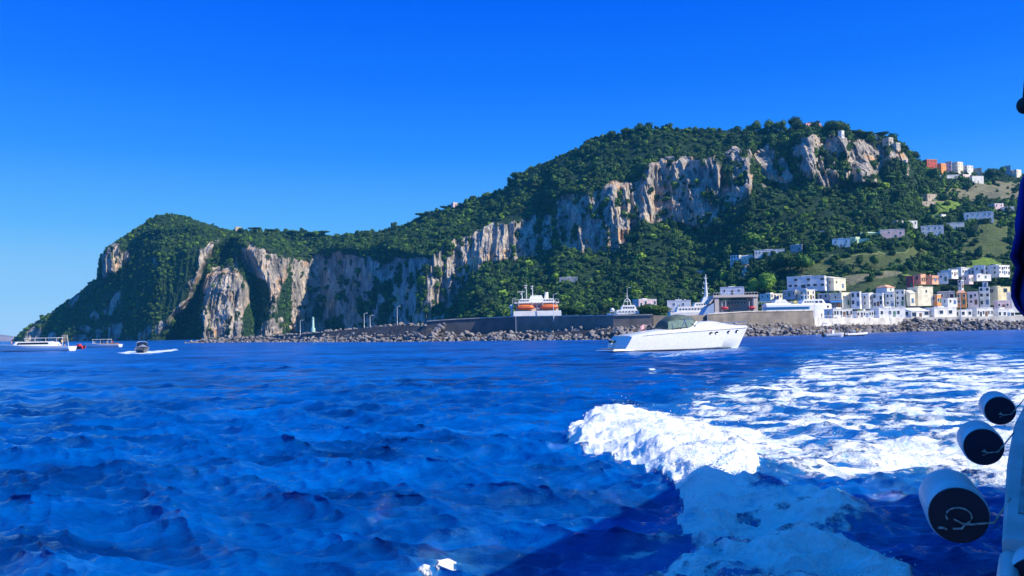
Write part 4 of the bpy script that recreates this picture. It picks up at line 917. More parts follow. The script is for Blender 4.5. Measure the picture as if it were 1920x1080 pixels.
# ------------------------------------------------------------ the white motor cruiser
def cruiser():
    c0 = G(1186, 660.5); yaw = math.radians(26); R = Matrix.Rotation(yaw, 3, 'Z'); L = 20.9; o0 = c0+R@Vector((0, 2.35, 0))
    t = empty('motor_cruiser', (o0.x, o0.y, 0), yaw, 'sleek white motor cruiser with grey green canopy moving right before the breakwater', 'boat')
    b = lambda s: 2.35*(1+.06*math.sin(s*3))*(1-max(0, s-.45)**2.1*3.4) if s < 1 else .05
    sh = lambda s: 1.9+1.05*s**.6
    hr = hull_rings(L, b, sh, .7, 30, .10, .82, .55)
    mb = MB(); mb.loft(hr); h = mb.build('hull', GEL, t, smooth=True)
    mb = MB()       # dark line under the rubbing strake
    for sd_ in (-1, 1):
        mb.tube([(s*L, sd_*(b(s)*.985+.035), sh(s)-.10) for s in np.linspace(.08, .985, 24)], .035, 5)
    mb.build('strake', GELG, t)
    mb = MB()
    mb.tube([(x, sd_*(y+.02), .16) for sd_ in (-1,) for x, y in [(s*L, b(s)*.84) for s in np.linspace(0, .8, 16)]], .05, 5); mb.build('waterline_stripe', BLACK, t)
    # deck moulding with its long camber
    def dk(s):
        bb = b(s); z = sh(s); c = (1.0*math.exp(-((s-.64)/.19)**2)+.28*math.exp(-((s-.25)/.14)**2))*(1 if s < .93 else (1-s)/.07)
        return [(s*L, -bb, z-.02), (s*L, -bb*.86, z+.12+.12*c), (s*L, -bb*.62, z+.16+.75*c), (s*L, 0, z+.2+c), (s*L, bb*.62, z+.16+.75*c), (s*L, bb*.86, z+.12+.12*c), (s*L, bb, z-.02)]
    mb = MB(); mb.loft([dk(s) for s in np.linspace(0.0, .99, 30)]); mb.build('deck', GEL, t, smooth=True)
    mb = MB(); mb.box(-2.7, .55, -2.1, 2.1, .22, .42, 0, .25, .2); mb.box(-2.5, .3, -1.9, 1.9, .423, .45, 1); p = mb.build('swim_platform', [GEL, TEAK], t, bevel=.06)
    mb = MB(); mb.box(-.1, 1.0, -1.9, 1.9, .5, 1.85, 0, .35, .15); mb.build('garage_door', GEL, t, bevel=.12)
    mb = MB(); mb.box(-1.0, .1, 1.0, 2.0, .45, 1.2, 0, .1, .1); mb.box(-.9, 0, 1.05, 1.9, 1.203, 1.5, 1); mb.build('stern_seat', [GEL, CANV], t, bevel=.05)
    # sun pad, cockpit well
    mb = MB(); mb.box(1.0, 4.2, -1.6, 1.6, 1.95, 2.32, 0, .15, .15); mb.build('sun_pad', mat('blue_cushion', (.35, .60, .72), .8), t, bevel=.1)
    mb = MB(); mb.box(4.4, 5.6, -1.7, 1.7, 2.0, 2.9, 0, .1, .1); mb.build('bench', BLACK, t, bevel=.08).location.x = 2.3
    # windscreen
    def ws(x, z, w_): return [(x+.9*(1-abs(q)**2.2)*1.6, q*w_, z) for q in np.linspace(-1, 1, 13)]
    mb = MB(); lo = ws(8.2, 2.85, 1.85); hi = ws(7.1, 4.25, 1.5); mb.loft([lo, hi], 0, cap=False, closed=False)
    g = mb.build('windscreen', mat('smoked_screen', (.06, .11, .10), .1), t, smooth=True); g.location = (2.5, 0, -.06); sd2 = g.modifiers.new('s', 'SOLIDIFY'); sd2.thickness = .04
    mb = MB(); mb.tube(hi, .05, 6); mb.tube(lo, .05, 6)
    for k in (0, 4, 8, 12): mb.tube([lo[k], hi[k]], .045, 6)
    mb.build('windscreen_frame', STEEL, g)
    # canopy on its hoops
    rings = []
    for x, z, w_ in ((3.4, 3.1, 1.55), (4.2, 4.1, 1.62), (5.2, 4.7, 1.65), (6.4, 4.85, 1.62), (7.6, 4.7, 1.5), (8.6, 4.35, 1.45)):
        rings.append([(x-.25*abs(q)**2, q*w_, z-.75*abs(q)**3.2) for q in np.linspace(-1, 1, 11)])
    mb = MB(); mb.loft(rings, 0, cap=False, closed=False); g = mb.build('canopy', CANV, t, smooth=True); g.location = (2.5, 0, -.06); sd2 = g.modifiers.new('s', 'SOLIDIFY'); sd2.thickness = .05
    mb = MB(); mb.loft([[(x, y, z-.03-(1.0 if k else 0)) for x, y, z in ((3.7, -1.6, 3.9), (5.2, -1.66, 4.1), (6.8, -1.66, 4.15), (8.1, -1.55, 3.95))] for k in (0, 1)], 0, cap=False, closed=False); g2 = mb.build('side_screen', mat('clear_screen', (.16, .24, .21), .25), g); s3 = g2.modifiers.new('s', 'SOLIDIFY'); s3.thickness = .03
    mb = MB()
    for sg in (-1, 1):
        mb.tube([(5.4, sg*1.74, 2.55), (6.6, sg*1.68, 4.25)], .05, 6); mb.tube([(6.9, sg*1.74, 2.6), (6.2, sg*1.68, 4.25)], .04, 6); mb.tube([(4.6, sg*1.74, 2.4), (4.3, sg*1.62, 3.6)], .04, 6)
        mb.tube([(6.9, sg*1.74, 2.6), (8.4, sg*1.5, 3.8)], .04, 6)
    mb.build('canopy_frame', STEEL, g)
    mb = MB(); mb.box(13.0, 13.7, -.4, .4, 3.75, 3.95, 0, .1, .1); mb.build('hatch', DARK, t, bevel=.03)
    for s in (.605, .655, .775, .865):
        mb = MB(); bb = b(s)*.965; mb.ball((0, 0, 0), .23, 0, 12, 6, 1.25, .25, .62); mb.tube([(.33*math.cos(a), .0, .17*math.sin(a)) for a in np.linspace(0, 6.283, 14)], .03, 5, 1)
        o = mb.build('porthole', [DARK, STEEL], t); o.location = (s*L, -bb-.01, sh(s)-.48); o.rotation_euler = (math.radians(8), 0, math.radians(0) if s < .7 else math.radians(12*(s-.6)*4))
    mb = MB()
    for sg in (-1, 1):
        ps = [(s*L, sg*b(s)*.93, sh(s)+.75) for s in np.linspace(.62, .985, 10)]; mb.tube(ps, .03, 5)
        for s in np.linspace(.62, .985, 7): mb.tube([(s*L, sg*b(s)*.93, sh(s)), (s*L, sg*b(s)*.93, sh(s)+.75)], .022, 5)
    mb.build('bow_rail', STEEL, t)
    mb = MB(); mb.tube([(L*.965, 0, 2.85), (L+.75, 0, 2.62)], .10, 7); mb.tube([(L+.7, -.3, 2.25), (L+.85, 0, 2.62), (L+.7, .3, 2.25)], .05, 5); mb.build('anchor', GELG, t)
    f = empty('flag', (0, 0, 0)) if False else None
    mb = MB(); mb.tube([(5.0, 1.6, 2.2), (4.7, 1.6, 3.6)], .025, 5); pole = mb.build('flag_pole', STEEL, t)
    rings = [[(4.72-.75*q, 1.6+.1*math.sin(q*7), z-.25*q) for q in np.linspace(0, 1, 7)] for z in (3.55, 3.0)]
    mb = MB(); mb.loft(rings, 0, cap=False, closed=False); g = mb.build('flag', PINKM, pole); g.modifiers.new('s', 'SOLIDIFY').thickness = .02
    hd = R@Vector((8.4, -.6, 0)); person((o0.x+hd.x, o0.y+hd.y, 2.35), yaw, 'sit', 'navy', 'grey', 'helmsman in a navy shirt sitting under the canopy of the white cruiser')
    return t
cruiser()

# ------------------------------------------------------------ ships lying behind the mole
def place(px, D, z=0): v = V(px, 600, D); return (v.x, v.y, z)
def windows_row(mb, x0, x1, y, z, n_, w_=.6, h=.6):
    mb.rows = getattr(mb, 'rows', [])+[(x0+(x1-x0)*(i+.5)/n_, y, z, w_, h) for i in range(n_)]
def car_ferry():
    t = empty('car_ferry', place(1007, 300), 0, 'white car ferry with two orange lifeboats and grey masts behind the mole', 'ferry')
    mb = MB(); mb.box(-8.2, 8.2, -6, 6, -1, 7.4, 0, -.2, 0); mb.build('hull', WARM, t, bevel=.1)
    mb = MB(); mb.box(-8.3, 8.3, -6.1, 6, 7.404, 9.7, 0, .15, .1); mb.tube([(-.1, -6.25, 7.4), (-.1, -6.25, 9.9)], .12, 6, 1); mb.build('lower_deck', [WARM, GELG], t)
    mb = MB(); mb.box(-7.4, 7.4, -4.2, 5.6, 9.704, 12.4, 0, .3, .1); mb.build('cabin_deck', mat('cabin_beige', (.62, .52, .45), .7), t)
    mb = MB(); windows_row(mb, -7, 7, -4.22, 11.0, 10); mb.build('window', SHADEM, t)
    mb = MB(); mb.box(-7.9, 7.6, -5.2, 5.6, 12.404, 12.75); mb.box(-6.4, 6.2, -3.4, 5, 12.753, 14.0, 0, .5, .2); mb.box(-2.6, 2.2, -2.4, 4, 14.003, 15.2, 0, .5, .2); mb.build('bridge_deck', WARM, t)
    mb = MB(); windows_row(mb, -6, -2.6, -3.42, 13.15, 4, .6, .45); windows_row(mb, 2.2, 5.8, -3.42, 13.15, 4, .6, .45); mb.build('window', SHADEM, t)
    mb = MB()
    for x in np.linspace(-7.6, 7.4, 14): mb.tube([(x, -5.1, 12.75), (x, -5.1, 13.7)], .05, 4)
    mb.tube([(-7.7, -5.1, 13.7), (7.5, -5.1, 13.7)], .05, 4); mb.build('railing', POLE, t)
    for xc in (-4.1, 4.2):
        rs_ = []
        for s in np.linspace(-1, 1, 13):
            w_ = max((1-abs(s)**3)**.6, .05); rs_.append([(xc+3.1*s, -5.1+1.15*w_*math.cos(a), 10.95+(.95*w_ if math.sin(a) > 0 else .85*w_)*math.sin(a)-.15*(1-s*s)*0) for a in np.linspace(0, 6.283, 13)[:-1]])
        mb = MB(); mb.loft(rs_); lb = mb.build('lifeboat', ORNG, t, smooth=True)
        mb = MB(); mb.box(xc-3.15, xc+3.15, -6.35, -3.9, 10.70, 10.86, 0); mb.build('rubbing_band', REDM, lb)
        mb = MB(); windows_row(mb, xc-1.6, xc+1.6, -6.16, 11.25, 5, .3, .2); mb.build('port', SHADEM, lb)
        mb = MB()
        for s in (-1, 1): mb.tube([(xc+s*2.3, -4.4, 9.8), (xc+s*2.3, -4.6, 12.4), (xc+s*2.3, -5.3, 12.9), (xc+s*2.3, -5.2, 11.6)], .13, 6)
        mb.build('davit', POLE, t)
    for x, z0, z1, q in ((-5.1, 14, 17.0, 1.6), (-3.6, 14, 19.2, .8), (-1.4, 15, 18.9, .7)):
        mb = MB(); mb.tube([(x, 0, z0), (x, 0, z1)], .2, 6, 0, .1); mb.box(x-q, x+q*.6, -.12, .12, z1-.5, z1-.3); mb.box(x-.5, x+.1, -.2, .2, z1-1.4, z1-.9); mb.build('mast', POLE, t)
    mb = MB(); mb.tube([(3.4, 1, 14), (3.6, 1, 16.4)], .8, 10, 0, .6); mb.build('funnel', WARM, t)
    mb = MB(); mb.ball((-8.9, -1, 11.4), .8, 0, 10, 6); mb.tube([(-8.9, -1, 5), (-8.9, -1, 11)], .35, 8, 0, .25); mb.build('radar_dome', POLE, t, smooth=True)
car_ferry()
def patrol():
    t = empty('patrol_boat', place(1173, 300), 0, 'small white patrol boat with an arched mast behind the mole', 'boat')
    b = lambda s: 2.2*(1-max(0, s-.5)**2*3.9); mb = MB(); rg_ = hull_rings(12.5, b, lambda s: 7.6+.9*s, .5, 16); rg_ = [[(-(x-6), y, z if z < 0 else z) for x, y, z in r] for r in rg_]; mb.loft(rg_); mb.build('hull', WARM, t, smooth=True)
    mb = MB(); mb.box(-3.6, 4.6, -1.8, 1.8, 8.2, 9.6, 0, .5, .15); mb.box(-1.8, 3.8, -1.5, 1.5, 9.603, 11.2, 0, .6, .2); mb.build('cabin', WARM, t, bevel=.08)
    mb = MB(); windows_row(mb, -2.6, 4, -1.84, 8.75, 6, .55, .45); windows_row(mb, -1, 3.1, -1.5, 10.1, 5, .5, .55); mb.build('window', SHADEM, t)
    mb = MB(); mb.tube([(-.6, 0, 11.2), (-.3, 0, 12.8), (.7, 0, 13.8), (1.7, 0, 12.8), (2.0, 0, 11.2)], .16, 6); mb.tube([(-.3, 0, 12.6), (1.7, 0, 12.6)], .12, 6); mb.tube([(.7, 0, 13.8), (.7, 0, 15.6)], .1, 6); mb.tube([(0, 0, 14.4), (1.4, 0, 14.4)], .06, 5); mb.build('mast', POLE, t)
    mb = MB(); mb.ball((-4.6, 0, 9.6), .8, 0, 10, 6); mb.build('radar_dome', POLE, t, smooth=True)
    mb = MB()
    for x in np.linspace(-5.6, 6, 9): mb.tube([(x, -2, 8.2), (x, -2, 9.1)], .05, 4)
    mb.tube([(-5.6, -2, 9.1), (6, -2, 9.1)], .05, 4); mb.build('railing', POLE, t)
patrol()
def mast_ship():
    t = empty('passenger_ship', place(1376, 330), 0, 'grey white passenger ship with open stern frame and two red rescue boats', 'ship')
    mb = MB(); out = [(-12.5, 3), (-12.0, 8.0), (-9.6, 12.2), (-7.6, 14.6), (-7.2, 15.4), (8.0, 15.6), (8.2, 14.4), (8.2, 3)]
    mb.prism([(x, z) for x, z in [(-12.5, -1), (-12.8, 7.8), (-11.0, 10.6), (-8.6, 12.2), (-8.6, -1)]], -4.5, 4.5); mb.build('bow', mat('bow_painted_shade', (.38, .48, .62), .5), t)  # bluish shade of the left end painted into the bow colour
    mb = MB(); mb.box(-8.595, 8.2, -4.5, 5, -1, 8.6); mb.build('hull', WARM, t)
    mb = MB(); mb.box(-8.2, -6.6, -4.3, 4.8, 8.604, 14.2); mb.box(6.6, 8.2, -4.3, 4.8, 8.604, 14.2); mb.box(-8.8, 8.4, -4.7, 5, 14.204, 15.1); mb.prism([(-8.8, 14.1), (-10.6, 12.0), (-9.8, 12.0), (-8.3, 13.9)], -4.3, 4.8); mb.build('roof_frame', mat('cabin_beige', (.62, .52, .45), .7), t)
    mb = MB(); mb.box(-6.5, 6.5, 0, 4.5, 8.604, 13.4); mb.build('deck_house', mat('deck_grey', (.40, .42, .42), .7), t)
    mb = MB(); mb.box(-2.4, 2.4, -3.4, -.01, 11.5, 11.75); mb.box(-2.2, 2.3, -3.2, -.01, 8.61, 9.3); mb.build('gallery', SHADEM, t); mb = MB(); windows_row(mb, -5, 5, -.02, 11.9, 8, .7, .7); mb.build('window', SHADEM, t)
    for xc in (-4.4, 6.0):
        mb = MB(); rs_ = [[(xc+1.5*s, -4.0+.7*max((1-abs(s)**3)**.6, .05)*math.cos(a), 10.1+.62*max((1-abs(s)**3)**.6, .05)*math.sin(a)) for a in np.linspace(0, 6.283, 11)[:-1]] for s in np.linspace(-1, 1, 9)]
        mb.loft(rs_); mb.build('rescue_boat', REDM, t, smooth=True)
        mb = MB(); mb.tube([(xc-.9, -3.4, 8.6), (xc-.9, -3.6, 12.6), (xc+.4, -4.0, 12.9), (xc+.4, -4, 10.6)], .14, 6); mb.build('davit', POLE, t)
    mb = MB()
    for x in np.linspace(-8.6, 8.2, 16): mb.tube([(x, -4.4, 15.1), (x, -4.4, 16.0)], .05, 4)
    mb.tube([(-8.6, -4.4, 16), (8.2, -4.4, 16)], .06, 4); mb.build('railing', POLE, t)
    t = empty('moored_ship', place(1304, 345), 0, 'long low white ship with a very tall stepped white mast', 'ship')
    mb = MB(); mb.box(-11, 9.5, -3, 3, -1, 9.2, 0, .4, 0); mb.build('hull', WARM, t, bevel=.1)
    mb = MB(); mb.box(-8, 8.5, -2.5, 2.5, 9.204, 11.4, 0, .6, .2); mb.box(-1, 8, -2, 2, 11.403, 13.0, 0, .8, .2); mb.build('deck_house', WARM, t)
    mb = MB(); windows_row(mb, -7, 7.5, -2.5, 10.1, 12, .6, .6); windows_row(mb, 0, 7, -2, 11.9, 7, .5, .5); mb.build('window', SHADEM, t)
    x = 4.6; mb = MB(); mb.box(x-2.2, x+2.4, -1.6, 1.6, 13.003, 15.2, 0, 1.0, .5); mb.tube([(x, 0, 15), (x, 0, 20), (x, 0, 24.4)], [.8, .45, .12], 8)
    for z, q in ((16.5, 1.5), (18.6, 1.3), (20.6, .9), (22.6, .6)): mb.box(x-q, x+q, -.25, .25, z, z+.22); mb.tube([(x-q, 0, z), (x-q, 0, z+.8)], .1, 5)
    mb.build('mast', POLE, t)
    mb = MB(); mb.tube([(-6.6, 0, 11.4), (-6.6, 0, 15.2)], .14, 6, 0, .08); mb.build('pole', POLE, t)
mast_ship()
def hydrofoil():
    t = empty('fast_ferry', place(1484, 318), 0, 'long white fast ferry with a blue window stripe and rounded bow behind the mole', 'ferry')
    S = [(-15, 1.0), (-14.6, 1), (-10, 1), (0, 1), (8, 1), (11, .95), (13, .8), (14.3, .55), (14.9, .2)]
    def rg_(z0, z1, w_): return [[(x, -w_*k, z0), (x, -w_*k*1.05, (z0+z1)/2), (x-.02, -w_*k*.9, z0+(z1-z0)*(.55+.45*k)), (x-.02, w_*k*.9, z0+(z1-z0)*(.55+.45*k)), (x, w_*k*1.05, (z0+z1)/2), (x, w_*k, z0)] for x, k in S]
    mb = MB(); mb.loft(rg_(-1, 8.6, 3.6)); mb.build('hull', WARM, t, smooth=True)
    mb = MB(); mb.loft([[(x, -3.2*k, 8.3), (x, -3.1*k, 10.2+.4*k), (x, -2.6*k, 10.6+.4*k), (x, 2.6*k, 10.6+.4*k), (x, 3.1*k, 10.2+.4*k), (x, 3.2*k, 8.3)] for x, k in [(q, kk) for q, kk in S if q > -14]]); mb.build('cabin', GEL, t, smooth=True)
    mb = MB(); mb.box(-11.5, 5.8, -3.36, -3.1, 9.15, 9.95); o = mb.build('window_stripe', BLUEM, t)
    mb = MB(); windows_row(mb, -11, 5.2, -3.37, 9.3, 16, .7, .45); mb.build('window', mat('stripe_glass', (.02, .10, .22), .1), o)
    mb = MB(); mb.box(3.0, 12.2, -2.4, 2.4, 10.9, 12.6, 0, 1.1, .3); mb.build('wheelhouse', GEL, t, bevel=.15)
    mb = MB(); windows_row(mb, 8, 11.2, -2.35, 11.2, 2, 1.0, .8); windows_row(mb, 4.2, 7.8, -2.35, 11.4, 4, .55, .5); mb.build('window', SHADEM, t)
    mb = MB(); mb.tube([(12.6, -2.7, 9.8), (12.9, -2.3, 9.8)], .5, 10); mb.build('round_port', SHADEM, t)
    mb = MB(); mb.box(-10, 2, -2.0, 2.0, 11.0, 11.5, 0, .4, .3); mb.box(-6.8, -1.6, -1.8, 1.8, 11.503, 12.7, 0, .9, .3); mb.tube([(5, 0, 12.6), (5, 0, 15)], .12, 6); mb.box(4, 6, -.1, .1, 14.2, 14.35); mb.build('upper_deck', WARM, t)
    mb = MB(); mb.tube([(.9, -2.5, 11.5), (.9, -2.2, 11.5)], .75, 12); mb.build('emblem', mat('yellow_paint', (.75, .60, .12), .5), t)
    mb = MB()
    for x in np.linspace(-13, 3, 14): mb.tube([(x, -2.9, 11), (x, -2.9, 11.9)], .05, 4)
    mb.tube([(-13, -2.9, 11.9), (3, -2.9, 11.9)], .05, 4); mb.build('railing', POLE, t)
hydrofoil()

# ------------------------------------------------------------ small boats on the right
def rel(o0, yaw, x, y, z): v = Matrix.Rotation(yaw, 3, 'Z')@Vector((x, y, 0)); return (o0.x+v.x, o0.y+v.y, z)
def canopy_boat():
    c = G(1545, 632); yaw = math.radians(12); t = empty('launch', (c.x, c.y, 0), yaw, 'small white launch with a square white canopy carrying passengers', 'boat')
    b = lambda s: 1.15*(1-max(0, s-.5)**2*3.6); mb = MB(); mb.loft(hull_rings(5.6, b, lambda s: .75+.3*s, .3, 16)); mb.build('hull', GEL, t, smooth=True)
    mb = MB(); mb.box(.2, 3.9, -1.2, 1.2, 3.35, 3.5, 0, .1, .1); mb.build('canopy', GEL, t, bevel=.05)
    mb = MB()
    for x in (.35, 3.6):
        for y in (-1.05, 1.05): mb.tube([(x, y, .7), (x, y, 3.35)], .05, 6)
    mb.build('canopy_frame', POLE, t)
    mb = MB(); mb.box(2.1, 2.8, -.35, .35, .5, 1.75, 0, .1, .05); mb.build('console', GEL, t)
    mb = MB(); mb.box(-.5, 0, -.25, .25, .1, 1.25, 0, .06, .04); mb.build('outboard_motor', BLACK, t, bevel=.05)
    person(rel(c, yaw, .7, -.5, .45), yaw, 'sit', 'orange', 'navy', 'passenger in an orange top sitting at the stern of the launch')
    person(rel(c, yaw, 2.0, .1, .55), yaw-1.2, 'stand', 'pink', 'white', 'passenger in a pink top standing under the launch canopy')
canopy_boat()
def rib():
    c = G(1584, 630.5); yaw = math.radians(10); t = empty('inflatable_boat', (c.x, c.y, 0), yaw, 'white inflatable boat with raised bow and people aboard in front of the rocks', 'boat')
    ps = []
    for s in np.linspace(0, 1, 15): ps.append((6.3*s, -1.15*(1-max(0, s-.55)**2*4.2) if s < .98 else -.05, .45+.75*max(0, s-.45)**1.6))
    loop = ps+[(x, -y, z) for x, y, z in ps[::-1]]
    mb = MB(); mb.tube(loop, .28, 9); mb.build('tube', GEL, t, smooth=True)
    mb = MB(); mb.loft(hull_rings(6.2, lambda s: 1.0*(1-max(0, s-.5)**2*3.8), lambda s: .40+.35*s*s, .25, 14)); mb.build('hull', GELG, t, smooth=True)
    mb = MB(); mb.box(2.2, 2.9, -.4, .4, .5, 1.5, 0, .1, .05); mb.build('console', GEL, t)
    mb = MB(); mb.box(-.45, .1, -.25, .25, 0, 1.3, 0, .06, .04); mb.build('outboard_motor', BLACK, t, bevel=.05)
    for i, (x, y, po, tc, lc, lab) in enumerate(((1.4, 0, 'stand', 'white', 'navy', 'person in a white shirt standing at the helm of the inflatable boat'), (2.9, -.7, 'sit', 'grey', 'black', 'person in grey sitting amidships on the inflatable boat'), (3.9, .5, 'stand', 'yellow', 'black', 'person in a yellow top standing toward the bow of the inflatable boat'), (.7, .7, 'sit', 'teal', 'grey', 'person in teal sitting at the stern of the inflatable boat'))):
        person(rel(c, yaw, x, y, .45), yaw+.7*i, po, tc, lc, lab)
rib()
# people along the promenade railing
mb = MB(); pr_ = []
for x0 in np.arange(1535, 1700, 6.0):
    a = G(x0, pw(x0, wl)); p = V(x0, 600, a.y+9.6); pr_.append((p.x, p.y, 5.2)); mb.tube([(p.x, p.y, 5.2), (p.x, p.y, 6.2)], .05, 5)
mb.tube([(x, y, 6.2) for x, y, z in pr_], .05, 5); mb.tube([(x, y, 5.7) for x, y, z in pr_], .03, 5)
tag(mb.build('railing', POLE), 'thin white railing along the edge of the promenade', 'railing')
for x0, tc, lc, lab in ((1541, 'navy', 'grey', 'person in a navy top at the very left end of the promenade'), (1554, 'red', 'black', 'person in a red top near the left end of the promenade'), (1562, 'black', 'grey', 'person in black right of the one in red on the promenade'), (1578, 'teal', 'navy', 'person in a teal top on the promenade above the launch'), (1594, 'pink', 'navy', 'person in a pink top on the promenade'), (1608, 'red', 'grey', 'second person in red on the promenade, above the inflatable boat')):
    a = G(x0, pw(x0, wl)); p = V(x0, 600, a.y+10.6); person((p.x, p.y, 5.22), x0 % 6, 'stand', tc, lc, lab)

# ------------------------------------------------------------ boats on the left
def left_boats():
    c = G(136, 657.5); t = empty('excursion_yacht', (c.x, c.y, 0), math.pi+.03, 'long low white excursion yacht cut by the left edge of the photo', 'boat')
    R = math.pi+.03
    b = lambda s: 2.3*(1-max(0, s-.5)**2*3.9); mb = MB(); mb.loft(hull_rings(20.5, b, lambda s: 1.15+.75*s, .5, 22, .08)); mb.build('hull', GEL, t, smooth=True)
    mb = MB(); mb.box(3.4, 14.5, -1.7, 1.7, 1.3, 2.5, 0, 1.0, .25); mb.box(3.0, 11.5, -1.6, 1.6, 3.3, 3.42); mb.build('superstructure', GEL, t, bevel=.08)
    mb = MB(); mb.box(5.2, 13.2, -1.62, 1.62, 1.75, 2.25, 0, .3, .05); mb.build('window', DARK, t)
    mb = MB()
    for x in (3.3, 6, 8.7, 11.2):
        for y in (-1.5, 1.5): mb.tube([(x, y, 1.4), (x, y, 3.3)], .05, 5)
    mb.tube([(1.0, 0, 1.2), (1.4, 0, 4.0)], .06, 5); mb.build('canopy_frame', POLE, t)
    mb = MB()
    for s in np.linspace(.6, .98, 8): mb.tube([(20.5*s, b(s)*.9, 1.8), (20.5*s, b(s)*.9, 2.6)], .03, 4)
    mb.tube([(20.5*s, b(s)*.9, 2.6) for s in np.linspace(.6, .98, 8)], .03, 4); mb.build('bow_rail', STEEL, t)
    for x, tc, lab in ((1.8, 'navy', 'person in navy standing at the stern of the long white yacht'), (2.6, 'yellow', 'person in a yellow top near the stern of the long white yacht'), (15.2, 'pink', 'person in pink on the foredeck of the long white yacht')):
        person(rel(c, R, x, .3, 1.25), 1.0+x, 'stand', tc, 'black', lab)
    c = G(157, 654); R = math.pi-.3; t = empty('motorboat', (c.x, c.y, 0), R, 'small red motorboat between the two white boats at left', 'boat')
    mb = MB(); mb.loft(hull_rings(3.6, lambda s: .9*(1-max(0, s-.5)**2*3.6), lambda s: .8+.25*s, .3, 14)); mb.build('hull', REDM, t, smooth=True)
    mb = MB(); mb.box(1.0, 2.2, -.5, .5, .8, 1.5, 0, .3, .1); mb.build('cabin', REDM, t, bevel=.05)
    mb = MB(); mb.box(-.4, 0, -.2, .2, .1, 1.1, 0, .05, .04); mb.build('outboard_motor', BLACK, t)
    c = G(226, 650.5); R = math.pi; t = empty('tour_boat', (c.x, c.y, 0), R, 'low white tour boat with an open deck right of the red motorboat', 'boat')
    L = 12.5; b = lambda s: 1.6*(1-max(0, s-.55)**2*4.4); mb = MB(); mb.loft(hull_rings(L, b, lambda s: .95+.45*s, .4, 18)); mb.build('hull', GEL, t, smooth=True)
    mb = MB(); mb.box(3.5, 9.0, -1.3, 1.3, 2.6, 2.72); mb.build('canopy', GEL, t)
    mb = MB()
    for x in (3.7, 6.2, 8.8):
        for y in (-1.2, 1.2): mb.tube([(x, y, 1), (x, y, 2.6)], .05, 5)
    mb.build('canopy_frame', POLE, t)
    mb = MB(); mb.box(8.2, 9.4, -.5, .5, 1.0, 2.0, 0, .2, .1); mb.build('console', GEL, t)
    mb = MB(); mb.box(1.0, 7.6, -1.2, -.8, 1.0, 1.35); mb.box(1.0, 7.6, .8, 1.2, 1.0, 1.35); mb.build('bench', TEAK, t)
    for i, (x, tc, lab) in enumerate(((2.4, 'red', 'passenger in red on the low white tour boat'), (5.0, 'white', 'passenger in white under the canopy of the tour boat'), (6.9, 'navy', 'passenger in navy under the canopy of the tour boat'))):
        person(rel(c, R, x, -.9 if i else .9, .95), 1.5, 'sit', tc, 'black', lab)
    # small dark speedboat coming on
    c = G(259, 661.5); R = math.radians(-62); t = empty('speedboat', (c.x, c.y+2, 0), R, 'small dark hulled speedboat with a pale windscreen throwing white wash', 'boat')
    c = Vector((c.x, c.y+2, 0))
    mb = MB(); mb.loft([[(x-3, y, z) for x, y, z in r] for r in hull_rings(6, lambda s: 1.35*(1-max(0, s-.4)**2*2.6), lambda s: .85+.35*s, .3, 16)]); mb.build('hull', mat('navy_hull', (.02, .03, .05), .3), t, smooth=True)
    mb = MB(); mb.loft([[(x-3, y*.93, z) for x, y, z in [(s*6, -1.3*(1-max(0, s-.4)**2*2.6), .9+.33*s), (s*6, 0, 1.15+.5*math.sin(s*3.1)), (s*6, 1.3*(1-max(0, s-.4)**2*2.6), .9+.33*s)]] for s in np.linspace(.42, .98, 9)], 0, cap=False, closed=False); mb.build('foredeck', GELG, t, smooth=True)
    mb = MB(); mb.loft([[(-.3+.5*(1-q*q), q*1.05, 1.25) for q in np.linspace(-1, 1, 9)], [(-.9+.4*(1-q*q), q*.9, 2.0) for q in np.linspace(-1, 1, 9)]], 0, cap=False, closed=False); g = mb.build('windscreen', DARK, t); g.modifiers.new('s', 'SOLIDIFY').thickness = .03
    mb = MB(); mb.loft([[(x, y, 2.25-.35*abs(y/1.1)**3) for y in np.linspace(-1.1, 1.1, 9)] for x in (-2.4, -1.6, -.7)], 0, cap=False, closed=False); g = mb.build('canopy', mat('cream_canvas', (.6, .62, .60), .8), t, smooth=True); g.modifiers.new('s', 'SOLIDIFY').thickness = .05
    mb = MB()
    for x in (-2.4, -.7):
        for y in (-1.05, 1.05): mb.tube([(x, y, .9), (x, y, 1.95)], .04, 5)
    mb.build('canopy_frame', STEEL, t)
    person(rel(c, R, -1.3, .1, .45), R, 'sit', 'grey', 'black', 'driver in grey sitting under the speedboat canopy')
left_boats()

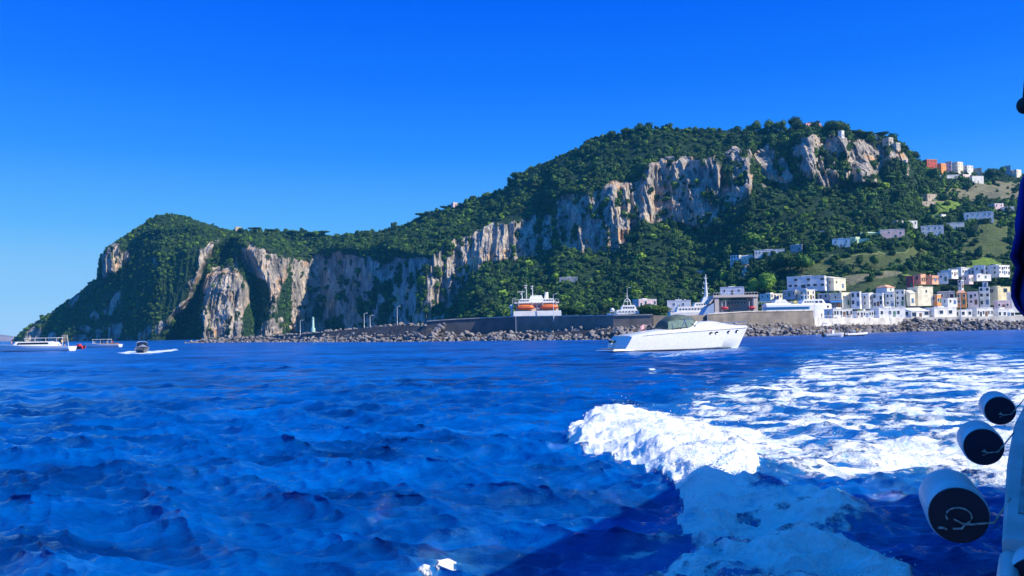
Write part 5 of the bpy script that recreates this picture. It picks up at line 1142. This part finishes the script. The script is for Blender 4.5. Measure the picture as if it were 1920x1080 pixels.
# ------------------------------------------------------------ the ferry we look from, on the right
FA = math.radians(31.5)
def Fp(t_, r, z): return Vector((t_*math.sin(FA)+r*math.cos(FA), t_*math.cos(FA)-r*math.sin(FA), z))
def ferry():
    fe = empty('ferry', (0, 0, 0), -FA, 'weathered white ferry side with a wide gunwale along the right edge of the photo', 'ferry')
    PW = mat('weathered_paint', (.60, .60, .59), .5, var=.25, scale=1.6, col2=(.40, .40, .38), bump=.15); RUST = mat('stained_paint', (.40, .40, .40), .7, var=.4, scale=3, col2=(.20, .16, .13))
    edge = lambda y: float(np.interp(y, [-14, 0, 4.5, 8, 11, 15, 18], [-.2, -.2, -.19, -.25, -.26, -.15, .9]))
    ys = np.concatenate([np.linspace(-14, 3, 8), np.linspace(4, 18, 22)])
    mb = MB(); mb.loft([[(edge(y)+.03, y, 1.66), (edge(y)+.25, y, -.8), (6, y, -.8), (6, y, 1.3), (edge(y)+.4, y, 1.3), (edge(y)+.33, y, 1.66)] for y in ys]); mb.build('hull', PW, fe)
    mb = MB(); ys2 = [y for y in ys if y >= 5.1]; mb.loft([[(edge(y), y, 1.70), (edge(y), y, 1.85), (edge(y)+.02, y, 1.865), (edge(y)+.62, y, 1.865), (edge(y)+.62, y, 1.70)] for y in [5.2]+ys2]); mb.build('gunwale', PW, fe)
    mb = MB(); mb.box(-.14, .06, 5.9, 11.5, 1.868, 1.874); mb.build('stained_strip', RUST, fe)
    mb = MB(); mb.tube([(-.15, 1.5, 1.76), (-.17, 5.18, 1.76)], .05, 10); mb.tube([(-.02, 1.5, 1.78), (-.04, 5.18, 1.78)], .035, 10); mb.build('hand_rail', POLE, fe, smooth=True)
    mb = MB(); mb.box(.02, .05, 1.5, 16, 1.9, 2.0); mb.build('rail_edge', mat('rail_edge_blue', (.25, .45, .60), .4), fe)
    mb = MB(); mb.box(.45, 5.9, -13.5, 17.6, 1.305, 1.33); mb.build('deck', mat('deck_green', (.10, .22, .18), .8), fe)
    mb = MB(); mb.box(1.4, 5.2, -13, 12.6, 1.334, 4.6); mb.build('cabin', PW, fe, bevel=.08)
    for y in np.arange(-11, 12, 2.0): MB().box(1.36, 1.45, y, y+1.3, 2.5, 3.5).build('window', DARK, fe)
    mb = MB(); mb.box(.36, 5.9, -13.5, 12.8, 4.62, 4.8); mb.box(.36, 5.9, 12.803, 16.6, 4.62, 4.8); mb.build('roof', PW, fe, bevel=.04)
    mb = MB()
    for y in (-8, -2, 3.0, 8.6, 12.4, 16.3): mb.tube([(.5, y, 1.3), (.5, y, 4.62)], .04, 8)
    mb.build('stanchion', POLE, fe, smooth=True)
    return fe
ferry()
FW = mat('fender_white', (.72, .76, .80), .45, var=.12, scale=3); FN = mat('fender_navy', (.008, .010, .035), .5, var=.2); ROPE = mat('rope', (.55, .52, .45), .9, var=.3, scale=30, bump=.4)
def fender(t_, px, py, label, rr=.19, ln=.62, tilt=0, knot=False, yw=0.0):
    # centre of the near cap seen at px,py ; the drum lies along the gunwale
    d = np.array(ray(px, py)); # solve for distance along the ferry axis
    u_ax = np.array([math.sin(FA), math.cos(FA), 0]); k = t_/float(np.dot(d, u_ax)); c = Vector((d*k).tolist())+Vector((0, 0, CH))
    e = empty('fender', c, -FA+yw, label, 'fender', 'round fenders hanging along the ferry side'); e.rotation_euler = (tilt, 0, -FA+yw)
    prof = [(0, .86), (.015, .95), (.05, 1.0), (ln-.05, 1.0), (ln-.015, .95), (ln, .86)]
    mb = MB(); mb.loft([[(rr*q*math.cos(a), y, rr*q*math.sin(a)) for a in np.linspace(0, 6.2832, 37)[:-1]] for y, q in prof]); mb.build('drum', FW, e, smooth=True)
    for y0, y1 in ((-.012, .02), (ln-.02, ln+.012)): MB().tube([(0, y0, 0), (0, y1, 0)], rr*.93, 36).build('end_cap', FN, e, smooth=True)
    mb = MB()
    q = rr/.19
    if knot:
        a_ = [(-.05*q+.075*q*math.cos(s)+.06*q, -.03, .0+.055*q*math.sin(s)) for s in np.linspace(3.6, -1.0, 12)]
        mb.tube([(p[0]-.01, p[1], p[2]+.0) for p in a_]+[(.02*q, -.035, -.045*q), (-.03*q, -.03, -.02*q)], .006, 7)
        mb.tube([(-.035*q, -.02, -.085*q), (.015*q, -.04, -.075*q), (.03*q, -.035, -.05*q), (.07*q, -.03, -.048*q), (.2*q, -.02, -.03*q), (.30, .02, .12)], .007, 7)
        mb.tube([(-.12*q, -.016, -.085*q), (-.09*q, -.03, -.080*q), (-.075*q, -.02, -.09*q)], .008, 6)
    else:
        mb.tube([(-.02*q, -.02, -.04*q), (.04*q, -.035, -.05*q), (.12*q, -.03, -.04*q), (.28, .03, .15)], .007, 7); mb.tube([(.0, -.02, -.02*q), (.03*q, -.03, -.06*q), (-.01, -.02, -.08*q)], .008, 6)
    mb.build('rope', ROPE, e, smooth=True)
fender(6.2, 1797, 966, 'nearest and largest white drum fender with a loose rope knot on its navy cap', .188, .66, math.radians(1), True, math.radians(10))
fender(9.9, 1844, 838, 'middle white drum fender hanging between the nearest and the sunlit one', .195, .6, math.radians(2), False, math.radians(9))
fender(12.6, 1875, 770, 'farthest drum fender with a sunlit white top', .19, .55, math.radians(3), False, math.radians(9))
fender(4.9, 1955, 1108, 'dark round fender cap cut off by the lower right corner', .17, .5, 0, False, math.radians(-3))
def blue_cloth():
    out = [(1925, 330), (1919, 345), (1912, 400), (1903, 440), (1893, 482), (1897, 492), (1905, 500), (1898, 520), (1895, 556), (1904, 578), (1921, 594), (1950, 600), (1960, 330)]
    t_ = 6.0; u_ax = np.array([math.sin(FA), math.cos(FA), 0]); ys = np.linspace(332, 596, 40); L_e = [(330, 1925), (345, 1919), (400, 1912), (440, 1903), (482, 1893), (492, 1897), (500, 1905), (520, 1898), (556, 1895), (578, 1904), (596, 1922)]
    rows = []
    for y in ys:
        x0 = pw(y, L_e); row = []
        for q in np.linspace(0, 1, 14):
            px = x0+(1962-x0)*q; d = np.array(ray(px, y)); k = (t_+.09*math.sin(q*11+y*.01)+.03*math.sin(y*.05+q*3))/float(np.dot(d, u_ax)); row.append((d*k+np.array([0, 0, CH])).tolist())
        rows.append(row)
    o = grid_mesh('cloth', np.array(rows), mat('royal_blue_cloth', (.006, .012, .30), .85, var=.3, scale=2)); o.modifiers.new('s', 'SOLIDIFY').thickness = .02
    tag(o, 'deep blue gathered cloth hanging at the right edge of the photo', 'cloth')
    d = np.array(ray(1921, 198)); k = 6.0/float(np.dot(d, u_ax)); c = Vector((d*k).tolist())+Vector((0, 0, CH))
    mb = MB(); mb.ball((0, 0, 0), .045, 0, 16, 10, 1, 1, 1.15); mb.tube([(0, 0, .03), (.03, .0, .25), (.12, 0, .55)], .012, 8); o = mb.build('hanging_bulb', BLACK, None, smooth=True); o.location = c; tag(o, 'small black round bulb hanging at the upper right edge', 'bulb')
blue_cloth()

# ------------------------------------------------------------ flecks of foam thrown up by the wake
def spray():
    rs = np.random.RandomState(9)
    wgt = np.clip(sU, 0, 1)**2*np.clip(sF-.4, 0, 1)*.8+np.clip(sU2, 0, 1)*np.clip(sF-.45, 0, 1)*.7
    rr2 = sX**2+sY**2; wgt = wgt*rr2*(sY > 1)          # even per metre of water
    wgt[:, -60:] = 0; wgt[:40] = 0
    p = wgt.reshape(-1)/wgt.sum(); NN = 15000
    i = rs.choice(len(p), NN, p=p); x = sX.reshape(-1)[i]+rs.normal(0, .05, NN); y = sY.reshape(-1)[i]+rs.normal(0, .08, NN); z = sZ.reshape(-1)[i]
    up = sU.reshape(-1)[i]
    r = .004+.012*rs.rand(NN)**3; z = z+rs.exponential(.05, NN)*(.4+1.0*up)-r*.3
    oc = np.array([(1, 0, 0), (-1, 0, 0), (0, 1, 0), (0, -1, 0), (0, 0, 1), (0, 0, -1)], float); of = [(0, 2, 4), (2, 1, 4), (1, 3, 4), (3, 0, 4), (2, 0, 5), (1, 2, 5), (3, 1, 5), (0, 3, 5)]
    vv = np.stack([x, y, z], -1)[:, None]+oc[None]*r[:, None, None]*(.6+.8*rs.rand(NN, 6, 1))
    ff = (np.array(of)[None]+6*np.arange(NN)[:, None, None]).reshape(-1, 3)
    o = mesh_obj('wake_spray', vv.reshape(-1, 3).tolist(), ff.tolist(), mat('spray_white', (.85, .88, .9), .5, var=.05), None, True)
    tag(o, 'white droplets and flecks thrown up along the breaking wake', 'spray', kind='stuff')
spray()
